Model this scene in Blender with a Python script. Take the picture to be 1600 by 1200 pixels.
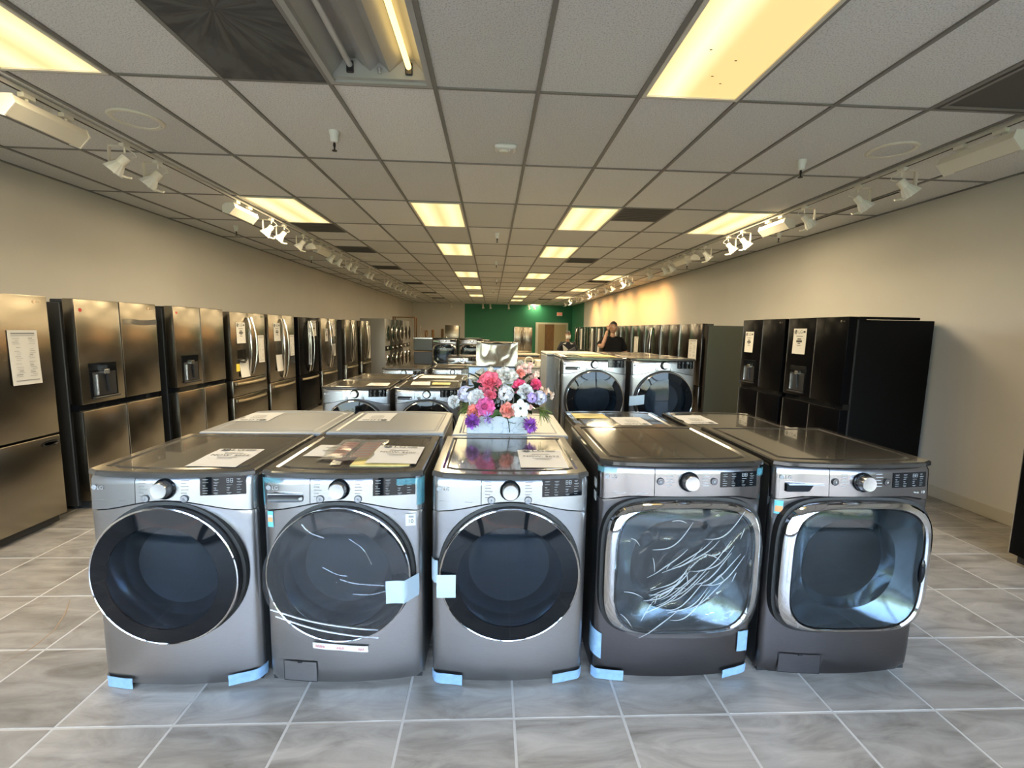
import bpy, bmesh, math, random
from mathutils import Vector, Matrix, noise

for _o in list(bpy.data.objects):
    bpy.data.objects.remove(_o, do_unlink=True)
SC = bpy.context.scene
COL = SC.collection
RND = random.Random(11)
PI = math.pi

# ------------------------------------------------------------------ camera, sky, sun, exposure
cam_d = bpy.data.cameras.new('camera')
cam_d.sensor_width = 36.0
cam_d.lens = 710.87 / 1600 * 36.0
cam_d.clip_start = 0.05
cam_d.clip_end = 400
cam = bpy.data.objects.new('camera', cam_d)
COL.objects.link(cam)
PITCH, YAW, ROLL, EYE = 0.118, 0.0467, -0.0189, 1.602


def cam_axes():
    cy, sy = math.cos(YAW), math.sin(YAW)
    a = Matrix(((1, 0, 0), (0, 0, -1), (0, 1, 0))) @ Matrix(((cy, -sy, 0), (sy, cy, 0), (0, 0, 1)))
    c, s = math.cos(PITCH), math.sin(PITCH)
    a = Matrix(((1, 0, 0), (0, c, -s), (0, s, c))) @ a
    c, s = math.cos(ROLL), math.sin(ROLL)
    return Matrix(((c, s, 0), (-s, c, 0), (0, 0, 1))) @ a


AX = cam_axes()
_r, _d, _f = AX[0], AX[1], AX[2]
cam.matrix_world = Matrix(((_r[0], -_d[0], -_f[0], 0), (_r[1], -_d[1], -_f[1], 0), (_r[2], -_d[2], -_f[2], EYE), (0, 0, 0, 1)))
SC.camera = cam

world = bpy.data.worlds.new('sky')
SC.world = world
world.use_nodes = True
_nt = world.node_tree
_bg = _nt.nodes['Background']
_sky = _nt.nodes.new('ShaderNodeTexSky')
_sky.sky_type = 'NISHITA'
_sky.sun_disc = False
_sky.sun_elevation = math.radians(67)
_sky.sun_rotation = math.radians(180)
_sky.dust_density = 2.0
_nt.links.new(_sky.outputs[0], _bg.inputs[0])
_bg.inputs[1].default_value = 2.35

sun_d = bpy.data.lights.new('sun', 'SUN')
sun_d.energy = 40.0
sun_d.color = (1.0, 0.95, 0.86)
sun_d.angle = math.radians(0.6)
sun = bpy.data.objects.new('sun', sun_d)
COL.objects.link(sun)
sun.rotation_euler = (math.radians(22), math.radians(6), 0)   # high in front of the shop

TROFFER = 1.25         # glow of the ceiling light panels
TROFFER_W = 42.0       # watt of the lamps in each ceiling light
SPOT_W = 84.0          # watt of a track spotlight that is on

SC.view_settings.view_transform = 'Standard'
SC.view_settings.look = 'None'
SC.view_settings.exposure = 0.25
SC.view_settings.gamma = 1.0
SC.view_settings.use_curve_mapping = False
SC.cycles.max_bounces = 9
SC.cycles.diffuse_bounces = 5
SC.cycles.glossy_bounces = 5
SC.cycles.transparent_max_bounces = 16
SC.cycles.caustics_reflective = False
SC.cycles.caustics_refractive = False
SC.cycles.sample_clamp_indirect = 6.0
SC.cycles.use_denoising = True


# ------------------------------------------------------------------ materials
def mat(name, col=(.5, .5, .5), rough=.5, metal=0., coat=0., emit=None, estr=0., alpha=1., noise_amt=0., noise_scale=8.,
        stretch=(1, 1, 1), bump=0., bump_scale=60., spec=.5, rand=0., aniso=0., coat_rough=.05):
    m = bpy.data.materials.new(name)
    m.use_nodes = True
    nt = m.node_tree
    b = nt.nodes['Principled BSDF']
    b.inputs['Base Color'].default_value = (*col, 1)
    b.inputs['Roughness'].default_value = rough
    b.inputs['Metallic'].default_value = metal
    b.inputs['Coat Weight'].default_value = coat
    b.inputs['Coat Roughness'].default_value = coat_rough
    b.inputs['Specular IOR Level'].default_value = spec
    b.inputs['Alpha'].default_value = alpha
    b.inputs['Anisotropic'].default_value = aniso
    if emit:
        b.inputs['Emission Color'].default_value = (*emit, 1)
        b.inputs['Emission Strength'].default_value = estr
    tc = None
    if noise_amt or bump:
        tc = nt.nodes.new('ShaderNodeTexCoord')
        mp = nt.nodes.new('ShaderNodeMapping')
        mp.inputs['Scale'].default_value = stretch
        nt.links.new(tc.outputs['Object'], mp.inputs[0])
    src = None
    if noise_amt:
        n = nt.nodes.new('ShaderNodeTexNoise')
        n.inputs['Scale'].default_value = noise_scale
        n.inputs['Detail'].default_value = 6
        nt.links.new(mp.outputs[0], n.inputs['Vector'])
        r = nt.nodes.new('ShaderNodeValToRGB')
        lo = [max(0, c * (1 - noise_amt)) for c in col]
        hi = [min(1, c * (1 + noise_amt)) for c in col]
        r.color_ramp.elements[0].color = (*lo, 1)
        r.color_ramp.elements[1].color = (*hi, 1)
        r.color_ramp.elements[0].position = .3
        r.color_ramp.elements[1].position = .7
        nt.links.new(n.outputs['Fac'], r.inputs[0])
        src = r.outputs[0]
        nt.links.new(src, b.inputs['Base Color'])
    if rand:
        oi = nt.nodes.new('ShaderNodeObjectInfo')
        mr = nt.nodes.new('ShaderNodeMapRange')
        mr.inputs['To Min'].default_value = 1 - rand
        mr.inputs['To Max'].default_value = 1 + rand
        nt.links.new(oi.outputs['Random'], mr.inputs['Value'])
        hs = nt.nodes.new('ShaderNodeHueSaturation')
        hs.inputs['Color'].default_value = (*col, 1)
        if src:
            nt.links.new(src, hs.inputs['Color'])
        nt.links.new(mr.outputs[0], hs.inputs['Value'])
        nt.links.new(hs.outputs[0], b.inputs['Base Color'])
    if bump:
        n2 = nt.nodes.new('ShaderNodeTexNoise')
        n2.inputs['Scale'].default_value = bump_scale
        n2.inputs['Detail'].default_value = 4
        nt.links.new(mp.outputs[0], n2.inputs['Vector'])
        bp = nt.nodes.new('ShaderNodeBump')
        bp.inputs['Strength'].default_value = bump
        bp.inputs['Distance'].default_value = .01
        nt.links.new(n2.outputs['Fac'], bp.inputs['Height'])
        nt.links.new(bp.outputs[0], b.inputs['Normal'])
    return m


def glass_mat(name, tint, keep, rough=.03, ior=1.5):
    """thin tinted pane: lets `keep` of the tinted light through, mirrors the rest by fresnel"""
    m = bpy.data.materials.new(name)
    m.use_nodes = True
    nt = m.node_tree
    nt.nodes.remove(nt.nodes['Principled BSDF'])
    out = nt.nodes['Material Output']
    tr = nt.nodes.new('ShaderNodeBsdfTransparent')
    tr.inputs[0].default_value = (*[c * keep for c in tint], 1)
    gl = nt.nodes.new('ShaderNodeBsdfGlossy')
    gl.inputs['Color'].default_value = (1, 1, 1, 1)
    gl.inputs['Roughness'].default_value = rough
    fr = nt.nodes.new('ShaderNodeFresnel')
    fr.inputs[0].default_value = ior
    mx = nt.nodes.new('ShaderNodeMixShader')
    nt.links.new(fr.outputs[0], mx.inputs[0])
    nt.links.new(tr.outputs[0], mx.inputs[1])
    nt.links.new(gl.outputs[0], mx.inputs[2])
    nt.links.new(mx.outputs[0], out.inputs[0])
    return m


def film_mat(name, haze=.06, rough=.12):
    m = glass_mat(name, (1, 1, 1), 1.0, rough)
    nt = m.node_tree
    mx = [n for n in nt.nodes if n.type == 'MIX_SHADER'][0]
    df = nt.nodes.new('ShaderNodeBsdfDiffuse')
    df.inputs[0].default_value = (.8, .84, .88, 1)
    m2 = nt.nodes.new('ShaderNodeMixShader')
    m2.inputs[0].default_value = haze
    nt.links.new(mx.outputs[0], m2.inputs[1])
    nt.links.new(df.outputs[0], m2.inputs[2])
    nt.links.new(m2.outputs[0], nt.nodes['Material Output'].inputs[0])
    return m


M = {}
M['steel'] = mat('graphite_steel', (.47, .465, .475), .30, 1., noise_amt=.05, noise_scale=30, stretch=(.6, 8, 26), aniso=.5)
M['panel_steel'] = mat('light_silver_panel', (.40, .41, .43), .27, .9, noise_amt=.03, noise_scale=25, stretch=(.6, 8, 30))
M['graphite_top'] = mat('graphite_lid_enamel', (.055, .05, .045), .16, .0, coat=.6, coat_rough=.03)
M['graphite_side'] = mat('graphite_side_enamel', (.06, .06, .062), .35, .2)
M['black_steel'] = mat('black_steel', (.165, .158, .165), .28, 1., noise_amt=.06, noise_scale=30, stretch=(.6, 8, 26), aniso=.5)
M['black_panel'] = mat('black_steel_panel', (.235, .226, .236), .2, 1.)
M['black_top'] = mat('black_lid_enamel', (.028, .025, .022), .13, .0, coat=.7, coat_rough=.03)
M['black_side'] = mat('black_side_enamel', (.022, .022, .024), .3, .1)
M['white_enamel'] = mat('white_enamel', (.29, .29, .288), .32, 0.)
M['white_plain'] = mat('white_plastic', (.75, .75, .73), .35)
M['chrome'] = mat('chrome', (.85, .86, .88), .06, 1.)
M['chrome_soft'] = mat('satin_chrome', (.78, .78, .79), .2, 1.)
M['gloss_black'] = mat('gloss_black_glass', (.006, .007, .009), .04, 0., spec=.28)
M['rubber'] = mat('black_rubber', (.012, .012, .013), .55)
M['dark_plastic'] = mat('dark_plastic', (.025, .026, .03), .3)
M['drum'] = mat('drum_steel', (.10, .105, .115), .28, 1.)
M['bowl'] = mat('clear_bowl', (.27, .295, .315), .13, .85)
M['tint_dark'] = glass_mat('dark_tinted_glass', (.62, .74, .88), .62, ior=1.32)
M['tint_clear'] = glass_mat('smoke_glass', (.72, .82, .88), .72, ior=1.36)
M['clear'] = glass_mat('window_glass', (.97, 1, .99), .97, .0)
M['film'] = film_mat('clear_plastic_film', .012, .07)
M['film_heavy'] = film_mat('crumpled_plastic_film', .03, .08)
M['blue_tape'] = mat('pale_blue_tape', (.22, .36, .54), .3, coat=.2, noise_amt=.12, noise_scale=40)
M['white_tape'] = mat('white_tape', (.44, .55, .64), .35)
M['cyan_tape'] = mat('cyan_tape', (.10, .36, .46), .25, alpha=.5)
M['paper'] = mat('white_paper', (.62, .605, .59), .7)
M['ink'] = mat('black_ink', (.03, .03, .03), .6)
M['grey_ink'] = mat('grey_ink', (.22, .22, .23), .6)
M['white_ink'] = mat('white_print', (.42, .44, .46), .5)
M['red_ink'] = mat('red_ink', (.6, .06, .06), .6)
M['pink_print'] = mat('pink_print', (.75, .38, .32), .6)
M['yellow'] = mat('yellow_label', (.75, .58, .08), .6)
M['yellow_sheet'] = mat('yellow_leaflet', (.62, .52, .2), .6, noise_amt=.2, noise_scale=20)
M['teal_label'] = mat('teal_label', (.15, .5, .62), .5)
M['orange_label'] = mat('orange_label', (.8, .36, .16), .5)
M['foil'] = mat('shiny_wrap', (.36, .345, .31), .22, .75)
M['film_fold'] = film_mat('film_crease', .35, .1)
M['knob_steel'] = mat('knob_steel', (.42, .42, .44), .25, 1., aniso=.7)
M['fixture_grey'] = mat('fixture_grey', (.40, .40, .39), .4)
M['logo_silver'] = mat('logo_silver', (.42, .43, .45), .4)
M['lamp_pan'] = mat('lamp_pan', (.40, .40, .39), .35, .2)
M['bag'] = film_mat('plastic_bag', .10, .2)
M['fridge_steel'] = mat('fridge_steel', (.27, .24, .195), .25, 1., noise_amt=.05, noise_scale=30, stretch=(24, 8, .5), aniso=.5)
M['fridge_dark_steel'] = mat('fridge_black_steel', (.085, .075, .07), .2, 1., noise_amt=.05, noise_scale=30, stretch=(24, 8, .5))
M['fridge_side'] = mat('fridge_case_grey', (.045, .047, .05), .4)
M['fridge_black'] = mat('fridge_black', (.004, .004, .005), .22, 0., spec=.03)
M['fridge_black_side'] = mat('fridge_black_case', (.005, .005, .0055), .6, spec=.08)
M['fridge_green_side'] = mat('fridge_case_green_grey', (.06, .068, .06), .28)
M['handle'] = mat('handle_steel', (.72, .70, .66), .16, 1.)
M['handle_bronze'] = mat('handle_bronze_steel', (.40, .34, .24), .32, 1.)
M['tile'] = None
M['beige'] = None
M['ceiling_panel'] = None
M['grid'] = mat('ceiling_grid_grey', (.215, .21, .20), .5)
M['grid_far'] = M['grid']
M['vent'] = mat('grey_vent', (.075, .072, .068), .6)
M['plenum'] = mat('plenum', (.05, .05, .05), .9)
M['cream'] = mat('cream_metal', (.74, .71, .62), .4)
M['track_white'] = mat('track_white', (.78, .75, .68), .4)
M['track_rail'] = mat('track_rail', (.72, .70, .65), .4)
M['reflector'] = mat('lamp_reflector', (.62, .62, .62), .3, .3)
M['tube_off'] = mat('fluorescent_tube_off', (.55, .55, .54), .3)
M['tube_on'] = mat('fluorescent_tube_on', (1, .9, .5), .4, emit=(1, .68, .21), estr=2.6)
M['base_white'] = mat('baseboard_paint', (.52, .49, .43), .5)
M['wood_door'] = mat('brown_door', (.23, .11, .035), .45, noise_amt=.25, noise_scale=6, stretch=(8, 8, .6))
M['door_beige'] = mat('beige_door', (.50, .40, .24), .5)
M['cardboard'] = mat('cardboard', (.36, .26, .17), .8, noise_amt=.1, noise_scale=30, stretch=(1, 1, .1))
M['board'] = mat('pale_board', (.55, .47, .36), .7, noise_amt=.15, noise_scale=5)
M['chair'] = mat('black_chair', (.012, .012, .013), .5)
M['skin'] = mat('skin', (.36, .20, .13), .5)
M['hair'] = mat('black_hair', (.012, .01, .009), .5)
M['black_cloth'] = mat('black_cloth', (.004, .004, .005), .9, spec=.2)
M['navy_cloth'] = mat('dark_cloth', (.016, .017, .024), .85)
M['white_cloth'] = mat('white_cloth', (.65, .63, .58), .85)
M['jeans'] = mat('dark_jeans', (.025, .03, .045), .85)
M['shoe'] = mat('dark_shoe', (.02, .02, .02), .6)
M['mask'] = mat('white_mask', (.72, .70, .66), .8)
M['eye_white'] = mat('eye_white', (.7, .68, .65), .3)
M['tablet'] = mat('grey_folder', (.12, .12, .13), .4)
M['exit_red'] = mat('exit_red', (.75, .08, .05), .5, emit=(1, .12, .06), estr=1.2)
M['sky_board'] = mat('pale_blue_board', (.45, .56, .74), .12, coat=.5, noise_amt=.12, noise_scale=3)
M['aluminium'] = mat('dark_aluminium', (.09, .085, .08), .4, .8)
M['asphalt'] = mat('asphalt', (.10, .10, .10), .9, noise_amt=.2, noise_scale=3)
M['concrete'] = mat('concrete', (.13, .127, .125), .85, noise_amt=.1, noise_scale=2)
M['red_curb'] = mat('red_curb', (.55, .17, .13), .7)
M['lawn'] = mat('lawn', (.12, .2, .05), .9, noise_amt=.35, noise_scale=5)
M['hedge'] = mat('hedge_leaf', (.06, .12, .03), .7, noise_amt=.4, noise_scale=9)
M['stucco'] = mat('stucco', (.55, .47, .38), .9)
M['sprinkler_dark'] = mat('sprinkler_dark', (.03, .03, .03), .4, .6)


def tile_mat():
    m = bpy.data.materials.new('floor_tile')
    m.use_nodes = True
    nt = m.node_tree
    b = nt.nodes['Principled BSDF']
    g = nt.nodes.new('ShaderNodeNewGeometry')
    oi = nt.nodes.new('ShaderNodeObjectInfo')
    ad = nt.nodes.new('ShaderNodeVectorMath')
    ad.operation = 'ADD'
    sc = nt.nodes.new('ShaderNodeVectorMath')
    sc.operation = 'SCALE'
    sc.inputs['Scale'].default_value = 40
    nt.links.new(oi.outputs['Random'], sc.inputs[0])
    nt.links.new(g.outputs['Position'], ad.inputs[0])
    nt.links.new(sc.outputs[0], ad.inputs[1])
    mp = nt.nodes.new('ShaderNodeMapping')
    mp.inputs['Scale'].default_value = (1.6, 5.5, 1)
    mp.inputs['Rotation'].default_value = (0, 0, .25)
    nt.links.new(ad.outputs[0], mp.inputs[0])
    n = nt.nodes.new('ShaderNodeTexNoise')
    n.inputs['Scale'].default_value = 1.6
    n.inputs['Detail'].default_value = 9
    n.inputs['Roughness'].default_value = .62
    n.inputs['Distortion'].default_value = 1.1
    nt.links.new(mp.outputs[0], n.inputs['Vector'])
    r = nt.nodes.new('ShaderNodeValToRGB')
    e = r.color_ramp.elements
    e[0].position, e[0].color = .28, (.19, .172, .15, 1)
    e[1].position, e[1].color = .75, (.50, .465, .42, 1)
    k = e.new(.5)
    k.color = (.35, .322, .288, 1)
    nt.links.new(n.outputs['Fac'], r.inputs[0])
    mr = nt.nodes.new('ShaderNodeMapRange')
    mr.inputs['To Min'].default_value = .86
    mr.inputs['To Max'].default_value = 1.12
    nt.links.new(oi.outputs['Random'], mr.inputs['Value'])
    hs = nt.nodes.new('ShaderNodeHueSaturation')
    nt.links.new(r.outputs[0], hs.inputs['Color'])
    nt.links.new(mr.outputs[0], hs.inputs['Value'])
    nt.links.new(hs.outputs[0], b.inputs['Base Color'])
    b.inputs['Roughness'].default_value = .30
    bp = nt.nodes.new('ShaderNodeBump')
    bp.inputs['Strength'].default_value = .25
    bp.inputs['Distance'].default_value = .003
    nt.links.new(n.outputs['Fac'], bp.inputs['Height'])
    nt.links.new(bp.outputs[0], b.inputs['Normal'])
    return m


M['tile'] = tile_mat()
M['grout'] = mat('grout', (.58, .56, .53), .7)


def panel_mat():
    m = mat('ceiling_panel', (.76, .76, .75), .9, rand=.10, bump=.22, bump_scale=80)
    nt = m.node_tree
    b = nt.nodes['Principled BSDF']
    g = nt.nodes.new('ShaderNodeNewGeometry')
    v = nt.nodes.new('ShaderNodeTexNoise')
    v.inputs['Scale'].default_value = 130
    v.inputs['Detail'].default_value = 2
    nt.links.new(g.outputs['Position'], v.inputs['Vector'])
    r = nt.nodes.new('ShaderNodeValToRGB')
    r.color_ramp.elements[0].position = .33
    r.color_ramp.elements[0].color = (.70, .70, .70, 1)
    r.color_ramp.elements[1].position = .5
    r.color_ramp.elements[1].color = (1, 1, 1, 1)
    nt.links.new(v.outputs['Fac'], r.inputs[0])
    mx = nt.nodes.new('ShaderNodeMix')
    mx.data_type = 'RGBA'
    mx.blend_type = 'MULTIPLY'
    mx.inputs[0].default_value = 1
    old = b.inputs['Base Color'].links[0].from_socket
    nt.links.new(old, mx.inputs[6])
    nt.links.new(r.outputs[0], mx.inputs[7])
    nt.links.new(mx.outputs[2], b.inputs['Base Color'])
    return m


M['ceiling_panel'] = panel_mat()


def wall_mat(name, base, alt, axis, at, rough=.55):
    """painted wall: `base` up to coordinate `at` on the axis, `alt` beyond it"""
    m = bpy.data.materials.new(name)
    m.use_nodes = True
    nt = m.node_tree
    b = nt.nodes['Principled BSDF']
    g = nt.nodes.new('ShaderNodeNewGeometry')
    sx = nt.nodes.new('ShaderNodeSeparateXYZ')
    nt.links.new(g.outputs['Position'], sx.inputs[0])
    gt = nt.nodes.new('ShaderNodeMath')
    gt.operation = 'GREATER_THAN'
    gt.inputs[1].default_value = at
    nt.links.new(sx.outputs[axis], gt.inputs[0])
    mx = nt.nodes.new('ShaderNodeMix')
    mx.data_type = 'RGBA'
    mx.inputs[6].default_value = (*base, 1)
    mx.inputs[7].default_value = (*alt, 1)
    nt.links.new(gt.outputs[0], mx.inputs[0])
    n = nt.nodes.new('ShaderNodeTexNoise')
    n.inputs['Scale'].default_value = 1.3
    n.inputs['Detail'].default_value = 5
    nt.links.new(g.outputs['Position'], n.inputs['Vector'])
    mr = nt.nodes.new('ShaderNodeMapRange')
    mr.inputs['To Min'].default_value = .93
    mr.inputs['To Max'].default_value = 1.07
    nt.links.new(n.outputs['Fac'], mr.inputs['Value'])
    hs = nt.nodes.new('ShaderNodeHueSaturation')
    nt.links.new(mx.outputs[2], hs.inputs['Color'])
    nt.links.new(mr.outputs[0], hs.inputs['Value'])
    nt.links.new(hs.outputs[0], b.inputs['Base Color'])
    b.inputs['Roughness'].default_value = rough
    return m


BEIGE, GREEN = (.64, .615, .59), (.02, .19, .10)
M['wall_side'] = wall_mat('beige_side_wall', BEIGE, BEIGE, 1, 90)
M['wall_right'] = wall_mat('beige_then_green_wall', BEIGE, GREEN, 1, 22.3)
M['wall_back'] = wall_mat('back_wall_two_tone', BEIGE, GREEN, 0, -1.5)


def diffuser_mat(name, bright, dim, strength, bias):
    """prismatic light panel: two tubes glow through along its length"""
    m = bpy.data.materials.new(name)
    m.use_nodes = True
    nt = m.node_tree
    b = nt.nodes['Principled BSDF']
    tc = nt.nodes.new('ShaderNodeTexCoord')
    sx = nt.nodes.new('ShaderNodeSeparateXYZ')
    nt.links.new(tc.outputs['Object'], sx.inputs[0])
    r = nt.nodes.new('ShaderNodeValToRGB')
    mr = nt.nodes.new('ShaderNodeMapRange')
    mr.inputs['From Min'].default_value = -.3
    mr.inputs['From Max'].default_value = .3
    nt.links.new(sx.outputs[0], mr.inputs['Value'])
    nt.links.new(mr.outputs[0], r.inputs[0])
    e = r.color_ramp.elements
    e[0].position, e[0].color = 0, (*dim, 1)
    e[1].position, e[1].color = 1, (*dim, 1)
    pts = [(.25, bright, 1), (.5, dim, 1), (.75, bright if bias == 0 else dim, 1)]
    for p, c, _ in pts:
        q = e.new(p)
        q.color = (*c, 1)
    b.inputs['Base Color'].default_value = (.6, .56, .45, 1)
    b.inputs['Roughness'].default_value = .4
    nt.links.new(r.outputs[0], b.inputs['Emission Color'])
    b.inputs['Emission Strength'].default_value = strength
    return m


M['diff_both'] = diffuser_mat('light_panel_both_tubes', (1, .80, .42), (.62, .44, .17), TROFFER, 0)
M['diff_one'] = diffuser_mat('light_panel_one_tube', (1, .84, .48), (.62, .42, .14), TROFFER, 1)


# ------------------------------------------------------------------ mesh helpers
class MB:
    def __init__(self):
        self.bm = bmesh.new()

    def box(self, x0, x1, y0, y1, z0, z1, bev=0., seg=1, mtx=None):
        bm = self.bm
        m = Matrix.Translation(((x0 + x1) / 2, (y0 + y1) / 2, (z0 + z1) / 2)) @ Matrix.Diagonal((abs(x1 - x0), abs(y1 - y0), abs(z1 - z0), 1))
        if mtx is not None:
            m = mtx @ m
        r = bmesh.ops.create_cube(bm, size=1, matrix=m)
        if bev:
            es = list({e for v in r['verts'] for e in v.link_edges})
            bmesh.ops.bevel(bm, geom=es, offset=bev, segments=seg, affect='EDGES', profile=.5)
        return self

    def tube(self, pts, r, n=8, caps=True, flat=None):
        bm = self.bm
        pts = [Vector(p) for p in pts]
        rings = []
        up = None
        for i, p in enumerate(pts):
            t = (pts[min(i + 1, len(pts) - 1)] - pts[max(i - 1, 0)]).normalized()
            if up is None:
                up = Vector((0, 0, 1)) if abs(t.z) < .9 else Vector((1, 0, 0))
            a = t.cross(up).normalized()
            c = a.cross(t).normalized()
            up = c
            rr = r[i] if isinstance(r, (list, tuple)) else r
            fl = flat or 1
            rings.append([bm.verts.new(p + a * rr * math.cos(2 * PI * k / n) + c * rr * fl * math.sin(2 * PI * k / n)) for k in range(n)])
        for a, b in zip(rings, rings[1:]):
            for k in range(n):
                bm.faces.new((a[k], a[(k + 1) % n], b[(k + 1) % n], b[k]))
        if caps:
            bm.faces.new(rings[0][::-1])
            bm.faces.new(rings[-1])
        return self

    def lathe(self, prof, n=24, axis='Z', at=(0, 0, 0), mtx=None):
        """prof: (radius, height) pairs"""
        bm = self.bm
        rings = []
        for r, h in prof:
            row = []
            for k in range(n if r > 1e-6 else 1):
                t = 2 * PI * k / n
                x, y = r * math.cos(t), r * math.sin(t)
                v = {'Z': (x, y, h), 'Y': (x, h, y), 'X': (h, x, y)}[axis]
                v = Vector(v) + Vector(at)
                row.append(bm.verts.new(mtx @ v if mtx is not None else v))
            rings.append(row)
        for a, b in zip(rings, rings[1:]):
            for k in range(n):
                vs = []
                for q in (a[k % len(a)], a[(k + 1) % len(a)], b[(k + 1) % len(b)], b[k % len(b)]):
                    if q not in vs:
                        vs.append(q)
                if len(vs) > 2:
                    bm.faces.new(vs)
        return self

    def loft(self, rings, n=48, cx=0., cz=0., cap0=False, cap1=False, jit=None):
        """superellipse rings in the XZ plane: (a, b, power, y)"""
        bm = self.bm
        rows = []
        for ri, (a, b, p, y) in enumerate(rings):
            row = []
            for k in range(n):
                t = 2 * PI * k / n
                c, s = math.cos(t), math.sin(t)
                x = a * math.copysign(abs(c) ** (2 / p), c)
                z = b * math.copysign(abs(s) ** (2 / p), s)
                yy = y + (jit(x, z, ri) if jit else 0)
                row.append(bm.verts.new((cx + x, yy, cz + z)))
            rows.append(row)
        for a, b in zip(rows, rows[1:]):
            for k in range(n):
                bm.faces.new((a[k], a[(k + 1) % n], b[(k + 1) % n], b[k]))
        if cap0:
            bm.faces.new(rows[0][::-1])
        if cap1:
            bm.faces.new(rows[-1])
        return self

    def sheet(self, f, nu, nv):
        bm = self.bm
        g = [[bm.verts.new(f(i / nu, j / nv)) for i in range(nu + 1)] for j in range(nv + 1)]
        for j in range(nv):
            for i in range(nu):
                bm.faces.new((g[j][i], g[j][i + 1], g[j + 1][i + 1], g[j + 1][i]))
        return self

    def poly(self, pts):
        self.bm.faces.new([self.bm.verts.new(p) for p in pts])
        return self

    def prism(self, outline, z0, z1, bev=0.):
        """XY outline extruded from z0 to z1"""
        bm = self.bm
        a = [bm.verts.new((x, y, z0)) for x, y in outline]
        b = [bm.verts.new((x, y, z1)) for x, y in outline]
        n = len(a)
        bm.faces.new(a[::-1])
        top = bm.faces.new(b)
        for k in range(n):
            bm.faces.new((a[k], a[(k + 1) % n], b[(k + 1) % n], b[k]))
        if bev:
            bmesh.ops.bevel(bm, geom=list(top.edges), offset=bev, segments=2, affect='EDGES', profile=.6)
        return self

    def ball(self, c, r, sub=2, scale=(1, 1, 1)):
        m = Matrix.Translation(c) @ Matrix.Diagonal((r * scale[0], r * scale[1], r * scale[2], 1))
        bmesh.ops.create_icosphere(self.bm, subdivisions=sub, radius=1, matrix=m)
        return self

    def mesh(self, mesh, mtx):
        base = len(self.bm.verts)
        vs = [self.bm.verts.new(mtx @ v.co) for v in mesh.vertices]
        for p in mesh.polygons:
            try:
                self.bm.faces.new([vs[i] for i in p.vertices])
            except ValueError:
                pass
        return self

    def build(self, name, m, parent=None, smooth=30, loc=None, normals=True):
        if normals:
            bmesh.ops.recalc_face_normals(self.bm, faces=self.bm.faces)
        me = bpy.data.meshes.new(name)
        self.bm.to_mesh(me)
        self.bm.free()
        if smooth:
            me.shade_smooth()
            me.set_sharp_from_angle(angle=math.radians(smooth))
        me.materials.append(M[m] if isinstance(m, str) else m)
        o = bpy.data.objects.new(name, me)
        COL.objects.link(o)
        if parent:
            o.parent = parent
        if loc:
            o.location = loc
        return o


def tag(o, label=None, cat=None, group=None, kind=None):
    if label:
        o['label'] = label
    if cat:
        o['category'] = cat
    if group:
        o['group'] = group
    if kind:
        o['kind'] = kind
    return o


def thing(name, label, cat, loc=(0, 0, 0), rz=0., group=None):
    o = bpy.data.objects.new(name, None)
    o.empty_display_size = .1
    COL.objects.link(o)
    o.location = loc
    o.rotation_euler = (0, 0, rz)
    return tag(o, label, cat, group)


def dup(root, loc, rz, label, group=None, skip=()):
    def cp(o, parent):
        c = o.copy()
        COL.objects.link(c)
        c.parent = parent
        for ch in o.children:
            if ch.name.split('.')[0] not in skip:
                cp(ch, c)
        return c
    r = cp(root, None)
    r.location = loc
    r.rotation_euler = (0, 0, rz)
    r['label'] = label
    if group:
        r['group'] = group
    return r


_fonts = {}


def text_mesh(s):
    if s not in _fonts:
        cu = bpy.data.curves.new('t', 'FONT')
        cu.body = s
        cu.size = 1
        cu.align_x = 'CENTER'
        cu.align_y = 'CENTER'
        cu.resolution_u = 3
        ob = bpy.data.objects.new('t', cu)
        COL.objects.link(ob)
        dg = bpy.context.evaluated_depsgraph_get()
        me = bpy.data.meshes.new_from_object(ob.evaluated_get(dg))
        bpy.data.objects.remove(ob)
        _fonts[s] = me
    return _fonts[s]


# local frames for flat print: FRONT faces -Y (x right, z up); TOP lies on XY
FRONT = Matrix(((1, 0, 0, 0), (0, 0, -1, 0), (0, 1, 0, 0), (0, 0, 0, 1)))


def put_text(mb, s, x, y, z, size, frame=FRONT, bold=1.0, sx=1.0):
    mb.mesh(text_mesh(s), Matrix.Translation((x, y, z)) @ frame @ Matrix.Diagonal((size * sx, size, size, 1)))


ORD = ['first', 'second', 'third', 'fourth', 'fifth', 'sixth', 'seventh', 'eighth', 'ninth', 'tenth', 'eleventh', 'twelfth', 'thirteenth',
       'fourteenth', 'fifteenth', 'sixteenth', 'seventeenth', 'eighteenth', 'nineteenth', 'twentieth']

# ------------------------------------------------------------------ the room
XL, XR, YB, YF, ZC = -4.38, 4.50, 25.6, -1.3, 3.015


def struct(name, mb, m, **k):
    return tag(mb.build(name, m, **k), kind='structure')


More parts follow.
